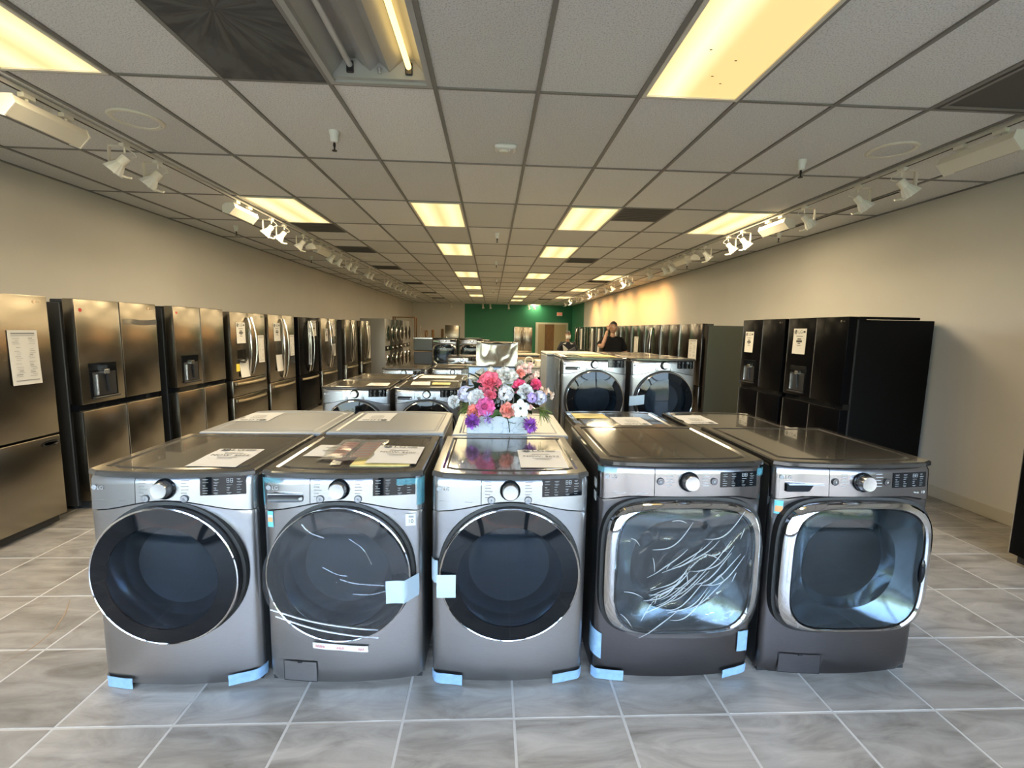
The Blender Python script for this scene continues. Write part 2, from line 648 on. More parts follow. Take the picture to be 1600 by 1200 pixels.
floor = struct('floor', MB().box(XL - .2, XR + .2, YF - .1, YB + .2, -.12, -.0016), 'grout', smooth=0)
TX, TY, TS = -1.7145, 1.7076, .4572
_cells = []
for i in range(-7, 15):
    for j in range(-7, 54):
        x0, y0 = TX + i * TS, TY + j * TS
        x1, y1 = min(x0 + TS, XR), min(y0 + TS, YB)
        x0, y0 = max(x0, XL), max(y0, YF)
        if x1 - x0 < .05 or y1 - y0 < .05:
            continue
        cx, cy = (x0 + x1) / 2, (y0 + y1) / 2
        q = AX @ (Vector((cx, cy, 0)) - Vector((0, 0, EYE)))
        seen = False
        if q.z > .1:
            u, v = 800 + 710.87 * q.x / q.z, 600 + 710.87 * q.y / q.z
            seen = -140 < u < 1740 and v < 1330
        hid = (-1.55 < cx < 1.9 and cy > 2.2) or cx < -3.6 or (cx > 3.9 and cy < 3.6)
        _cells.append((0 if seen and not hid else 1, math.hypot(cx, cy), x0, x1, y0, y1))
_cells.sort()
_tile_meshes = {}


def tile_mesh(w, d):
    k = (round(w, 3), round(d, 3))
    if k not in _tile_meshes:
        o = MB().box(-w / 2 + .0055, w / 2 - .0055, -d / 2 + .0055, d / 2 - .0055, -.008, 0, .001).build('tile', 'tile', smooth=0)
        _tile_meshes[k] = o.data
        bpy.data.objects.remove(o)
    return _tile_meshes[k]


for n, (s, dd, x0, x1, y0, y1) in enumerate(_cells[:300]):
    o = bpy.data.objects.new('tile', tile_mesh(x1 - x0, y1 - y0))
    COL.objects.link(o)
    o.parent = floor
    o.location = ((x0 + x1) / 2, (y0 + y1) / 2, RND.uniform(-.0006, .0003))
mb = MB()
for s, dd, x0, x1, y0, y1 in _cells[300:]:
    mb.box(x0 + .0055, x1 - .0055, y0 + .0055, y1 - .0055, -.008, 0)
tag(mb.build('tile_field', 'tile', floor, smooth=0), kind='stuff')

struct('wall_left', MB().box(XL - .15, XL, YF, YB, 0, 3.35), 'wall_side', smooth=0)
struct('wall_right', MB().box(XR, XR + .15, YF, YB, 0, 3.35), 'wall_right', smooth=0)
struct('wall_back', MB().box(XL - .15, XR + .15, YB, YB + .15, 0, 3.35), 'wall_back', smooth=0)
struct('baseboard_left', MB().box(XL, XL + .016, YF, YB, 0, .115, .004), 'base_white', smooth=0)
struct('baseboard_right', MB().box(XR - .016, XR, YF, YB, 0, .115, .004), 'base_white', smooth=0)
struct('baseboard_back', MB().box(XL, 2.4, YB - .016, YB, 0, .115, .004), 'base_white', smooth=0)

# ceiling: roof slab above, exposed grid, lay-in panels
ceiling = struct('ceiling', MB().box(XL - .15, XR + .15, YF - .2, YB + .15, 3.36, 3.5), 'plenum', smooth=0)
GX, GY, GW, GL = -.3516, 2.8897, .6096, 1.2192
LIGHTS = {(-4, -1): 'both', (-4, 2): 'both', (-1, 2): 'both', (-1, 4): 'both', (-1, 7): 'both', (-1, 10): 'both', (-1, 13): 'both',
          (2, -1): 'one', (2, 2): 'both', (2, 4): 'both', (2, 7): 'both', (2, 10): 'both', (2, 13): 'both', (2, 15): 'both',
          (5, 2): 'both', (5, 7): 'both', (5, 10): 'both', (5, 13): 'both', (4, 18): 'both'}
OPEN = (-1, -1)
VENT4 = {(-2, -1), (5, -1)}                                     # whole-cell grey vent, and the dark stand-in for a displaced tile
VENT2 = {(-4, 3): 0, (-4, 4): 1, (-4, 6): 1, (-4, 9): 1, (-4, 12): 1, (-4, 15): 0, (3, 2): 0, (3, 5): 0, (5, 8): 0, (4, 11): 0, (4, 14): 1}
rows = range(-4, 19)
cols = range(-7, 8)
_pm = {}


def panel_mesh(w, d):
    k = (round(w, 3), round(d, 3))
    if k not in _pm:
        o = MB().box(-w / 2 + .003, w / 2 - .003, -d / 2 + .003, d / 2 - .003, .0, .014, .003).build('panel', 'ceiling_panel', smooth=0)
        _pm[k] = o.data
        bpy.data.objects.remove(o)
    return _pm[k]


def panel(x0, x1, y0, y1):
    o = bpy.data.objects.new('panel', panel_mesh(x1 - x0, y1 - y0))
    COL.objects.link(o)
    o.parent = ceiling
    o.location = ((x0 + x1) / 2, (y0 + y1) / 2, ZC + .001)


far = MB()
for r in rows:
    for c in cols:
        x0, x1 = max(GX + c * GW, XL), min(GX + (c + 1) * GW, XR)
        y0, y1 = max(GY + r * GL, YF), min(GY + (r + 1) * GL, YB)
        if x1 - x0 < .04 or y1 - y0 < .04 or (c, r) in LIGHTS or (c, r) == OPEN or (c, r) in VENT4:
            continue
        if (c, r) in VENT2:
            if VENT2[(c, r)]:
                y1 = (y0 + y1) / 2
            else:
                y0 = (y0 + y1) / 2
        if r < 13:
            panel(x0, x1, y0, y1)
        else:
            far.box(x0 + .003, x1 - .003, y0 + .003, y1 - .003, ZC + .001, ZC + .015)
tag(far.build('far_panels', 'ceiling_panel', ceiling, smooth=0), kind='stuff')
gm = None
for c in range(-6, 8):
    x = GX + c * GW
    MB().box(x - .0125, x + .0125, YF, YB, ZC - .009, ZC + .001).build('grid_runner', 'grid', ceiling, smooth=0)
for r in range(-3, 19):
    y = GY + r * GL
    MB().box(XL, XR, y - .010, y + .010, ZC - .007, ZC + .0005).build('cross_tee', 'grid', ceiling, smooth=0)
for (c, r), k in VENT2.items():
    y = GY + (r + .5) * GL
    MB().box(GX + c * GW, GX + (c + 1) * GW, y - .010, y + .010, ZC - .007, ZC + .0005).build('cross_tee', 'grid', ceiling, smooth=0)
for s, x in (('left', XL), ('right', XR)):
    sgn = 1 if s == 'left' else -1
    struct('trim_' + ('1' if s == 'left' else '2'), MB().box(min(x, x + sgn * .022), max(x, x + sgn * .022), YF, YB, ZC - .010, ZC), 'grid', smooth=0)
struct('trim_3', MB().box(XL, XR, YB - .022, YB, ZC - .010, ZC), 'grid', smooth=0)
struct('trim_4', MB().box(3.93, 3.955, 4.45, 6.4, ZC - .012, ZC - .008), 'rubber', smooth=0)   # dark open joint by the track

# shop front behind the camera (daylight comes through it)
struct('wall_front', MB().box(XL - .15, XR + .15, YF - .15, YF, 2.72, 3.5).box(XL - .15, XL + .02, YF - .15, YF, 0, 2.72).box(XR - .02, XR + .15, YF - .15, YF, 0, 2.72), 'wall_side', smooth=0)
for i, (a, b) in enumerate(((-4.36, -2.3), (-2.3, -.55), (-.55, .65), (.65, 2.5), (2.5, 4.48))):
    w = struct('window_%d' % (i + 1), MB().box(a, a + .05, YF - .1, YF - .02, 0, 2.72).box(b - .05, b, YF - .1, YF - .02, 0, 2.72)
               .box(a, b, YF - .1, YF - .02, 0, .09).box(a, b, YF - .1, YF - .02, 2.64, 2.72).box(a, b, YF - .1, YF - .02, 2.1, 2.15), 'aluminium', smooth=0)
    MB().box(a + .05, b - .05, YF - .063, YF - .057, .09, 2.1).build('pane', 'clear', w, smooth=0)
    MB().box(a + .05, b - .05, YF - .063, YF - .057, 2.15, 2.64).build('pane', 'clear', w, smooth=0)
struct('sidewalk', MB().box(-20, 20, -4.6, YF - .1, -.14, -.02), 'concrete', smooth=0)
struct('kerb', MB().box(-20, 20, -4.75, -4.6, -.2, -.02, .02), 'red_curb', smooth=0)
struct('street', MB().box(-60, 60, -30, -4.75, -.25, -.16), 'asphalt', smooth=0)
struct('lawn', MB().box(-60, 60, -60, -14, -.2, -.1), 'lawn', smooth=0)
hb = MB()
for k in range(2600):
    x, y, z = RND.uniform(-24, 24), -16 + RND.uniform(-.7, .7), abs(RND.gauss(.7, .5))
    s = RND.uniform(.08, .2)
    a = Vector((RND.gauss(0, 1), RND.gauss(0, 1), RND.gauss(0, 1))).normalized()
    b = a.orthogonal().normalized()
    p = Vector((x, y, min(z, 1.5)))
    hb.poly([p - a * s, p + b * s * .6, p + a * s, p - b * s * .6])
tag(hb.build('hedge', 'hedge', smooth=0, normals=False), 'dark green clipped hedge across the street from the shop', 'hedge', kind='stuff')

# door in the far corner
d1 = struct('door_1', MB().box(2.46, 2.60, YB - .07, YB, 0, 2.06).box(4.16, 4.28, YB - .07, YB, 0, 2.06).box(2.6, 4.16, YB - .07, YB, 1.96, 2.06), 'cream', smooth=0)
MB().box(2.60, 2.98, YB - .09, YB - .02, 0, 1.96).build('side_panel', 'door_beige', d1, smooth=0)
MB().box(2.98, 3.50, YB - .03, YB - .01, 0, 1.96).build('door_leaf', 'wood_door', d1, smooth=0)
dl = MB().box(3.50, 4.16, YB - .10, YB - .04, 0, 1.96, .005).build('door_leaf', 'door_beige', d1, smooth=0)
MB().lathe([(0, 0), (.03, 0), (.03, .02), (.012, .03), (.012, .05), (.03, .06), (.03, .085), (0, .09)], 12, 'Y', (3.6, YB - .19, 1.0)).build('door_knob', 'chrome_soft', dl)

ex = thing('exit_sign', 'small red lit EXIT sign high on the green back wall', 'sign', (3.78, YB - .06, 2.53))
MB().box(-.15, .15, -.02, .055, -.105, .105, .01).build('housing', 'cream', ex)
t = MB()
put_text(t, 'EXIT', 0, -.0215, 0, .15)
t.build('lettering', 'exit_red', ex, smooth=0)

# ------------------------------------------------------------------ ceiling fittings
WHERE = {-4: 'line beside the steel fridge track', -1: 'line behind the open two-tube fixture', 2: 'line starting at the big amber panel',
         5: 'line beside the black fridge track', 4: 'spot just before the green wall'}
_cnt = {}
for (c, r), k in sorted(LIGHTS.items()):
    cx, cy = GX + (c + .5) * GW, GY + (r + .5) * GL
    i = _cnt.get(c, 0)
    _cnt[c] = i + 1
    lab = 'lit ceiling panel, %s from the storefront in the %s' % (ORD[i], WHERE[c])
    if (c, r) == (2, -1):
        lab = 'big amber fluorescent ceiling panel overhead, glowing on one half, insect specks inside'
    if (c, r) == (4, 18):
        lab = 'lit fluorescent ceiling panel touching the green wall'
    L = thing('ceiling_light', lab, 'ceiling light', (cx, cy, ZC - .012), group='fluorescent ceiling panels')
    m2 = MB()
    w, d = GW / 2 - .012, GL / 2 - .012
    m2.box(-w, w, -d, -d + .022, -.004, .02).box(-w, w, d - .022, d, -.004, .02).box(-w, -w + .022, -d + .022, d - .022, -.004, .02).box(w - .022, w, -d + .022, d - .022, -.004, .02)
    m2.build('frame', 'cream', L, smooth=0)
    MB().box(-w + .018, w - .018, -d + .018, d - .018, .004, .010).build('diffuser', 'diff_' + k, L, smooth=0)
    ld = bpy.data.lights.new('troffer_lamp', 'AREA')
    ld.shape = 'RECTANGLE'
    ld.size, ld.size_y = (.52, 1.12) if k == 'both' else (.25, 1.12)
    ld.energy = TROFFER_W if k == 'both' else TROFFER_W * .6
    ld.color = (1, .80, .48)
    lo = bpy.data.objects.new('troffer_lamp', ld)
    COL.objects.link(lo)
    lo.location = (cx - (0 if k == 'both' else .13), cy, ZC - .014)
    if (c, r) == (2, -1):
        sp = MB()
        for (a, b) in ((.02, .35), (.07, .2), (-.1, .12), (.1, .42)):
            sp.ball((a, b, .0035), .006, 1, (1.6, .7, .3))
        sp.build('speck', 'rubber', L)

# the open fixture with its cover off: one tube lit
cx, cy = GX - .5 * GW, GY - .5 * GL
L = thing('open_light_fixture', 'open fluorescent fixture without cover, one tube lit and one dark', 'ceiling light', (cx, cy, ZC))
w, d = GW / 2 - .012, GL / 2 - .012
m2 = MB()
m2.box(-w, w, -d, -d + .03, -.014, .02).box(-w, w, d - .03, d, -.014, .02).box(-w, -w + .03, -d + .03, d - .03, -.014, .02).box(w - .03, w, -d + .03, d - .03, -.014, .02)
m2.build('frame', 'fixture_grey', L, smooth=0)
prof = [(-.27, .01), (-.20, .10), (-.13, .10), (-.055, .035), (0, .085), (.055, .035), (.13, .10), (.20, .10), (.27, .01)]
m2 = MB()
m2.sheet(lambda u, v: (prof[round(u * 8)][0], -d + .05 + v * (2 * d - .1), prof[round(u * 8)][1]), 8, 1)
m2.build('reflector', 'lamp_pan', L, smooth=0)
MB().box(-w + .03, w - .03, d - .06, d - .03, .0, .11).build('end_plate', 'fixture_grey', L, smooth=0)
MB().box(-w + .03, w - .03, -d + .03, -d + .06, .0, .11).build('end_plate', 'fixture_grey', L, smooth=0)
MB().box(-w, w, -d, d, .112, .13).build('housing', 'fixture_grey', L, smooth=0)
MB().tube([(-.165, -d + .06, .06), (-.165, d - .06, .06)], .016, 12).build('fluorescent_tube', 'tube_off', L)
MB().tube([(.165, -d + .06, .06), (.165, d - .06, .06)], .016, 12).build('fluorescent_tube', 'tube_on', L)
for x in (-.165, .165):
    MB().box(x - .02, x + .02, d - .075, d - .058, .02, .085, .004).build('lamp_holder', 'dark_plastic', L, smooth=0)
MB().lathe([(0, 0), (.012, 0), (.012, .03), (0, .03)], 10, 'Z', (0, d - .066, .02)).build('latch_screw', 'chrome_soft', L)

# vents
VLAB = {(-4, 3): 'next to the lit panel by the steel fridge track', (3, 2): 'next to the lit panel ahead of the black fridge track'}
_vi = {}
for (c, r), k in sorted(VENT2.items()):
    cx, cy = GX + (c + .5) * GW, GY + (r + (.75 if k else .25)) * GL
    s = 'steel fridge side' if c < 0 else 'black fridge side'
    i = _vi.get(s, 0)
    _vi[s] = i + 1
    V = thing('ceiling_vent', 'square dark grey ceiling vent, %s from the storefront on the %s' % (ORD[i], s), 'vent', (cx, cy, ZC - .008), group='square ceiling vents')
    a = .292
    MB().box(-a, a, -a, a, .0, .012, .003).build('plate', 'vent', V, smooth=0)
    gmb = MB()
    for q in range(7):
        b = -.24 + q * .08
        gmb.box(-.26, .26, b - .012, b + .012, -.005, .001)
    tag(gmb.build('grille', 'vent', V, smooth=0), kind='stuff')


def vent_star_mat():
    m = mat('dusty_vent', (.08, .052, .052), .7)
    nt = m.node_tree
    tc = nt.nodes.new('ShaderNodeTexCoord')
    gr = nt.nodes.new('ShaderNodeSeparateXYZ')
    nt.links.new(tc.outputs['Object'], gr.inputs[0])
    at = nt.nodes.new('ShaderNodeMath')
    at.operation = 'ARCTAN2'
    nt.links.new(gr.outputs[1], at.inputs[0])
    nt.links.new(gr.outputs[0], at.inputs[1])
    ln = nt.nodes.new('ShaderNodeVectorMath')
    ln.operation = 'LENGTH'
    nt.links.new(tc.outputs['Object'], ln.inputs[0])
    cb = nt.nodes.new('ShaderNodeCombineXYZ')
    nt.links.new(at.outputs[0], cb.inputs[0])
    nt.links.new(ln.outputs['Value'], cb.inputs[1])
    mp = nt.nodes.new('ShaderNodeMapping')
    mp.inputs['Scale'].default_value = (2.6, 2.0, 1)
    nt.links.new(cb.outputs[0], mp.inputs[0])
    n = nt.nodes.new('ShaderNodeTexNoise')
    n.inputs['Scale'].default_value = 1.7
    n.inputs['Detail'].default_value = 3
    nt.links.new(mp.outputs[0], n.inputs['Vector'])
    r = nt.nodes.new('ShaderNodeValToRGB')
    r.color_ramp.elements[0].position = .42
    r.color_ramp.elements[0].color = (.055, .057, .057, 1)
    r.color_ramp.elements[1].position = .60
    r.color_ramp.elements[1].color = (.105, .108, .106, 1)
    nt.links.new(n.outputs['Fac'], r.inputs[0])
    nt.links.new(r.outputs[0], nt.nodes['Principled BSDF'].inputs['Base Color'])
    return m


M['vent_star'] = vent_star_mat()
V = thing('ceiling_vent', 'large dark perforated ceiling vent with a starburst of dust beside the open fixture', 'vent', (GX - 1.5 * GW, GY - .5 * GL, ZC - .008))
MB().box(-.292, .292, -.597, .597, 0, .012, .003).build('plate', 'vent_star', V, smooth=0, loc=(0, 0, 0))
m2 = MB()
for k in range(12):
    t = 2 * PI * k / 12 + .2
    m2.tube([(.02 * math.cos(t), .02 * math.sin(t), 0), (.22 * math.cos(t + .12), .30 * math.sin(t + .12), .001)], [.006, .012], 6, flat=.3)
tag(m2.build('vane', 'vent', V), kind='stuff')
V = thing('ceiling_vent', 'large plain dark grey plate in place of a displaced tile near the right track', 'vent', (GX + 5.5 * GW, GY - .5 * GL, ZC - .008))
MB().box(-.292, .292, -.597, .597, 0, .012, .003).build('plate', 'vent', V, smooth=0)  # dark plate stands in for the dark opening of a displaced tile
MB().box(-.27, .27, .55, .575, -.004, .002).box(-.27, .27, -.575, -.55, -.004, .002).box(-.275, -.25, -.55, .55, -.004, .002).box(.25, .275, -.55, .55, -.004, .002).build('frame', 'grid', V, smooth=0)

# round ceiling speakers
for (x, y, lab) in ((-2.496, 3.485, 'round white ceiling speaker by the track over the steel fridges, nearest the storefront'),
                    (3.019, 3.508, 'round white ceiling speaker by the track over the black fridges'),
                    (-2.556, 9.649, 'round white ceiling speaker by the steel fridge track, farther back between two vents')):
    s = thing('ceiling_speaker', lab, 'speaker', (x, y, ZC), group='round ceiling speakers')
    MB().lathe([(.165, 0), (.165, -.006), (.155, -.012), (.13, -.010), (.125, -.004), (.125, 0)], 40).build('rim', 'cream', s)
    MB().lathe([(.126, -.006), (.06, -.010), (0, -.011)], 40).build('grille', 'ceiling_panel', s)
    b = MB()
    for k in range(4):
        t = PI / 4 + k * PI / 2
        b.ball((.14 * math.cos(t), .14 * math.sin(t), -.012), .006, 1)
    b.build('screw', 'cream', s)

# sprinklers
SPR = [(-1.165, 3.561, 'beside the open fixture'), (2.494, 3.77, 'on the side of the big amber panel'), (.064, 6.906, 'first of the line down the middle of the shop'),
       (.08, 9.673, 'second of the line down the middle of the shop'), (.123, 13.095, 'third of the line down the middle of the shop'),
       (.045, 16.312, 'last of the line down the middle of the shop'), (-3.681, 6.917, 'first beyond the steel fridge track'),
       (-3.67, 9.629, 'second beyond the steel fridge track'), (-3.71, 13.293, 'third beyond the steel fridge track'),
       (3.947, 6.314, 'first beyond the black fridge track'), (3.856, 9.082, 'second beyond the black fridge track')]
for x, y, lab in SPR:
    s = thing('fire_sprinkler', 'white fire sprinkler with dark nozzle, ' + lab, 'sprinkler', (x, y, ZC), group='fire sprinklers')
    MB().lathe([(.036, 0), (.036, -.01), (.03, -.04), (.026, -.075), (.020, -.08), (0, -.08)], 16).build('cup', 'white_plain', s)
    MB().lathe([(.008, -.08), (.010, -.10), (.006, -.115), (.006, -.13), (.018, -.133), (.018, -.138), (0, -.139)], 10).build('nozzle', 'sprinkler_dark', s)

s = thing('smoke_detector', 'small rounded white alarm box on the ceiling above the flowers', 'smoke detector', (.089, 3.711, ZC))
MB().box(-.085, .085, -.06, .06, -.035, 0, .018, 3).build('body', 'white_plain', s)
MB().box(-.062, .062, -.05, .05, -.040, -.033, .003).build('face', 'reflector', s, smooth=0)
MB().lathe([(.0, -.058), (.03, -.052), (.042, -.038)], 16, 'Z', (-.012, 0, 0)).build('sensor_dome', 'cream', s)
MB().ball((.03, -.03, -.042), .009, 1).build('indicator', 'white_plain', s)


# tracks
def rail(x, y0, y1, lab):
    t = thing('lighting_track', lab, 'lighting track', (x, (y0 + y1) / 2, ZC - .012))
    h = (y1 - y0) / 2
    MB().box(-.018, .018, -h, h, -.022, 0).build('rail', 'track_rail', t, smooth=0)
    MB().box(-.007, .007, -h, h, -.0235, -.0215).build('slot', 'rubber', t, smooth=0)


rail(-2.87, .4, 22.5, 'long white lighting track on the ceiling over the steel fridge row')
rail(3.35, .4, 22.5, 'long white lighting track on the ceiling over the black fridge row')


def make_spot(side):
    """track head: U bracket, socket, ribbed reflector; tilted to the wall at side*X"""
    t = thing('track_spotlight', '', 'spotlight')
    MB().box(-.02, .02, -.035, .035, -.03, .0, .004).build('adapter', 'track_white', t, smooth=0)
    MB().tube([(0, 0, -.03), (0, 0, -.07)], .007, 8).build('stem', 'track_white', t)
    s = side
    # bracket: arm down and forward under the lamp
    MB().tube([(s * .01, -.03, -.028), (s * .085, -.035, -.03), (s * .09, -.035, -.06), (s * .09, -.035, -.19), (s * .07, -.02, -.225), (0, .0, -.25), (-s * .03, .01, -.252)], .021, 6, flat=.32).build('bracket', 'track_white', t)
    ax = Matrix.Translation((-s * .01, .0, -.10)) @ Matrix.Rotation(s * math.radians(-38), 4, 'Y') @ Matrix.Rotation(math.radians(-12), 4, 'X')
    MB().lathe([(0, 0), (.03, 0), (.034, -.012), (.034, -.07), (.03, -.075)], 16, 'Z', mtx=ax).build('socket', 'track_white', t)
    m2 = MB()
    n = 28
    rows_ = []
    for r, h in ((.032, -.065), (.045, -.095), (.06, -.13), (.066, -.15)):
        rows_.append([m2.bm.verts.new(ax @ Vector((r * (1 + (.06 if k % 2 else 0)) * math.cos(2 * PI * k / n), r * (1 + (.06 if k % 2 else 0)) * math.sin(2 * PI * k / n), h))) for k in range(n)])
    for a, b in zip(rows_, rows_[1:]):
        for k in range(n):
            m2.bm.faces.new((a[k], a[(k + 1) % n], b[(k + 1) % n], b[k]))
    m2.build('ribbed_shade', 'white_plain', t, smooth=0)
    MB().lathe([(.063, -.145), (.04, -.152), (0, -.154)], 20, 'Z', mtx=ax).build('lens', 'tube_off', t)
    MB().tube([(0, .012, -.03), (s * -.03, .05, -.05), (s * -.05, .05, -.08), (s * -.02, .02, -.10)], .004, 6).build('cable', 'track_white', t)
    return t


def make_washer_light(side, ln=.50):
    t = thing('track_wall_washer', '', 'wall washer light')
    s = side
    for q in (-.13, .13):
        MB().box(-.02, .02, q - .04, q + .04, -.03, 0, .004).build('adapter', 'track_white', t, smooth=0)
        MB().tube([(0, q, -.03), (0, q, -.055), (s * .03, q, -.065)], .009, 8).build('arm', 'track_white', t)
    pr = [(-.03, -.055), (.05, -.055), (.085, -.085), (.085, -.15), (.02, -.17), (-.045, -.10)]
    m2 = MB()
    h = ln / 2
    a = [m2.bm.verts.new((s * x, -h, z)) for x, z in pr]
    b = [m2.bm.verts.new((s * x, h, z)) for x, z in pr]
    for k in range(6):
        m2.bm.faces.new((a[k], a[(k + 1) % 6], b[(k + 1) % 6], b[k]))
    m2.build('housing', 'cream', t, smooth=0)
    for y in (-h, h):
        m2 = MB()
        q = [m2.bm.verts.new((s * x * 1.08 + s * .0, y + dy, -.11 + (z + .11) * 1.1)) for dy in (-.005, .005) for x, z in pr]
        m2.bm.faces.new(q[:6][::-1])
        m2.bm.faces.new(q[6:])
        for k in range(6):
            m2.bm.faces.new((q[k], q[(k + 1) % 6], q[6 + (k + 1) % 6], q[6 + k]))
        m2.build('end_cap', 'track_white', t, smooth=0)
    return t


def make_flood(side):
    t = thing('track_floodlight', '', 'floodlight')
    s = side
    MB().box(-.02, .02, -.035, .035, -.03, 0, .004).build('adapter', 'track_white', t, smooth=0)
    MB().tube([(0, 0, -.03), (0, 0, -.09)], .008, 8).build('stem', 'track_white', t)
    m2 = MB()
    for (y, q) in ((-.05, 1.), (.05, 1.)):
        pass
    pr = [(-.02, -.075), (.03, -.08), (.09, -.13), (.085, -.165), (-.075, -.165), (-.07, -.12)]
    a = [m2.bm.verts.new((s * x, -.06, z)) for x, z in pr]
    b = [m2.bm.verts.new((s * x, .06, z)) for x, z in pr]
    m2.bm.faces.new(a)
    m2.bm.faces.new(b[::-1])
    for k in range(6):
        m2.bm.faces.new((a[k], a[(k + 1) % 6], b[(k + 1) % 6], b[k]))
    m2.build('housing', 'track_white', t, smooth=0)
    return t


TR = {'L': (-2.87, -1, 'steel fridge', [('box', 3.24), ('s', 3.859), ('s', 4.215), ('box', 5.56), ('s', 6.234), ('s', 6.602), ('s', 7.242), ('fl', 7.591), ('box', 8.1),
      ('s', 8.565), ('s', 8.986), ('s', 9.581), ('s', 9.976), ('s', 10.988), ('s', 11.35), ('s', 12.904), ('s', 13.35), ('s', 14.1), ('s', 14.9), ('s', 15.7), ('s', 16.6), ('s', 17.605)]),
      'R': (3.35, 1, 'black fridge', [('box', 3.173), ('s', 3.77), ('s', 4.221), ('s', 4.94), ('box', 5.466), ('s', 6.162), ('s', 6.529), ('s', 7.256), ('fl', 7.649), ('box', 8.169),
      ('s', 8.692), ('s', 9.018), ('s', 9.905), ('s', 11.293), ('s', 11.854), ('s', 12.931), ('s', 13.661), ('s', 14.93), ('s', 15.92), ('s', 17.284), ('s', 18.338), ('s', 19.842), ('s', 21.2)])}
for key, (x, sd, nm, lst) in TR.items():
    proto = {}
    cnt = {}
    for k, y in lst:
        i = cnt.get(k, 0)
        cnt[k] = i + 1
        kind = {'s': 'ribbed white track spotlight', 'box': 'long white wall washer lamp', 'fl': 'short white hooded floodlight'}[k]
        lab = '%s, %s from the storefront on the %s track' % (kind, ORD[i], nm) if k != 'fl' else 'short white hooded floodlight on the %s track' % nm
        grp = {'s': 'spotlights on the %s track', 'box': 'wall washers on the %s track', 'fl': 'floodlights on the %s track'}[k] % nm
        loc = (x, y, ZC - .034)
        if k not in proto:
            o = {'s': make_spot, 'box': make_washer_light, 'fl': make_flood}[k](sd)
            o.location = loc
            o['label'] = lab
            o['group'] = grp
            proto[k] = o
        else:
            dup(proto[k], loc, 0, lab, grp)
# lamps of the track heads that are on: they wash the far stretch of the right wall
for y in (11.9, 12.9, 13.7, 14.9, 15.9, 17.3, 18.3, 19.8):
    d_ = bpy.data.lights.new('spot_lamp', 'SPOT')
    d_.energy = SPOT_W
    d_.color = (1, .44, .10)
    d_.spot_size = math.radians(105)
    d_.spot_blend = .8
    d_.shadow_soft_size = .05
    o = bpy.data.objects.new('spot_lamp', d_)
    COL.objects.link(o)
    o.location = (3.50, y, ZC - .26)
    o.rotation_euler = Vector((1.0, .1, -.75)).to_track_quat('-Z', 'Y').to_euler()

# short row of spots in front of the back wall
t = thing('lighting_track', 'short white lighting track along the ceiling at the back wall', 'lighting track', (-.2, YB - .55, ZC - .012))
MB().box(-2.2, 2.6, -.018, .018, -.022, 0).build('rail', 'track_rail', t, smooth=0)
sp = make_spot(1)
for i, x in enumerate((-2.2, -.5, -.1, .9, 2.6 - .3, 2.0)):
    lab = 'tiny white spotlight on the back wall track, %s from the beige wall' % ORD[i]
    if i == 0:
        sp.location, sp.rotation_euler = (x, YB - .55, ZC - .034), (0, 0, PI / 2)
        sp['label'], sp['group'] = lab, 'spotlights on the back wall track'
    else:
        dup(sp, (x, YB - .55, ZC - .034), PI / 2, lab, 'spotlights on the back wall track')


# ------------------------------------------------------------------ washers and dryers
def front_y(x, w, bow, rc=.03):
    a = abs(x)
    y = -bow * (1 - (2 * x / w) ** 2)
    e = w / 2 - rc
    if a > e:
        t = min(1, (a - e) / rc)
        y += rc * (1 - math.sqrt(max(0, 1 - t * t)))
    return y


FIN = {
    'graphite': dict(front='steel', panel='panel_steel', top='graphite_top', side='graphite_side', print='grey_ink', knob='panel_steel'),
    'black': dict(front='black_steel', panel='black_panel', top='black_top', side='black_side', print='white_ink', knob='knob_steel'),
    'white': dict(front='white_enamel', panel='white_enamel', top='white_enamel', side='white_enamel', print='grey_ink', knob='chrome_soft'),
}


def emblem(mb_disc, mb_lines, x, y, z, r, frame=FRONT):
    """round face emblem: disc with a ring arc, an upright and a foot, one dot"""
    fm = Matrix.Translation((x, y, z)) @ frame
    n = 24
    vs = [mb_disc.bm.verts.new(fm @ Vector((r * math.cos(2 * PI * k / n), r * math.sin(2 * PI * k / n), 0))) for k in range(n)]
    mb_disc.bm.faces.new(vs)
    if mb_lines is None:
        return

    def q(*pts):
        mb_lines.bm.faces.new([mb_lines.bm.verts.new(fm @ Vector((px * r, py * r, r * .06 + .0003))) for px, py in pts])
    for k in range(18):
        t0, t1 = math.radians(60 + k * 17), math.radians(60 + (k + 1) * 17)
        q((.70 * math.cos(t0), .70 * math.sin(t0)), (.84 * math.cos(t0), .84 * math.sin(t0)), (.84 * math.cos(t1), .84 * math.sin(t1)), (.70 * math.cos(t1), .70 * math.sin(t1)))
    q((-.08, -.4), (.05, -.4), (.05, .42), (-.08, .42))
    q((-.08, -.4), (.3, -.4), (.3, -.28), (-.08, -.28))
    q((.22, -.06), (.78, -.06), (.78, .06), (.22, .06))
    q((-.46, .24), (-.26, .24), (-.26, .44), (-.46, .44))


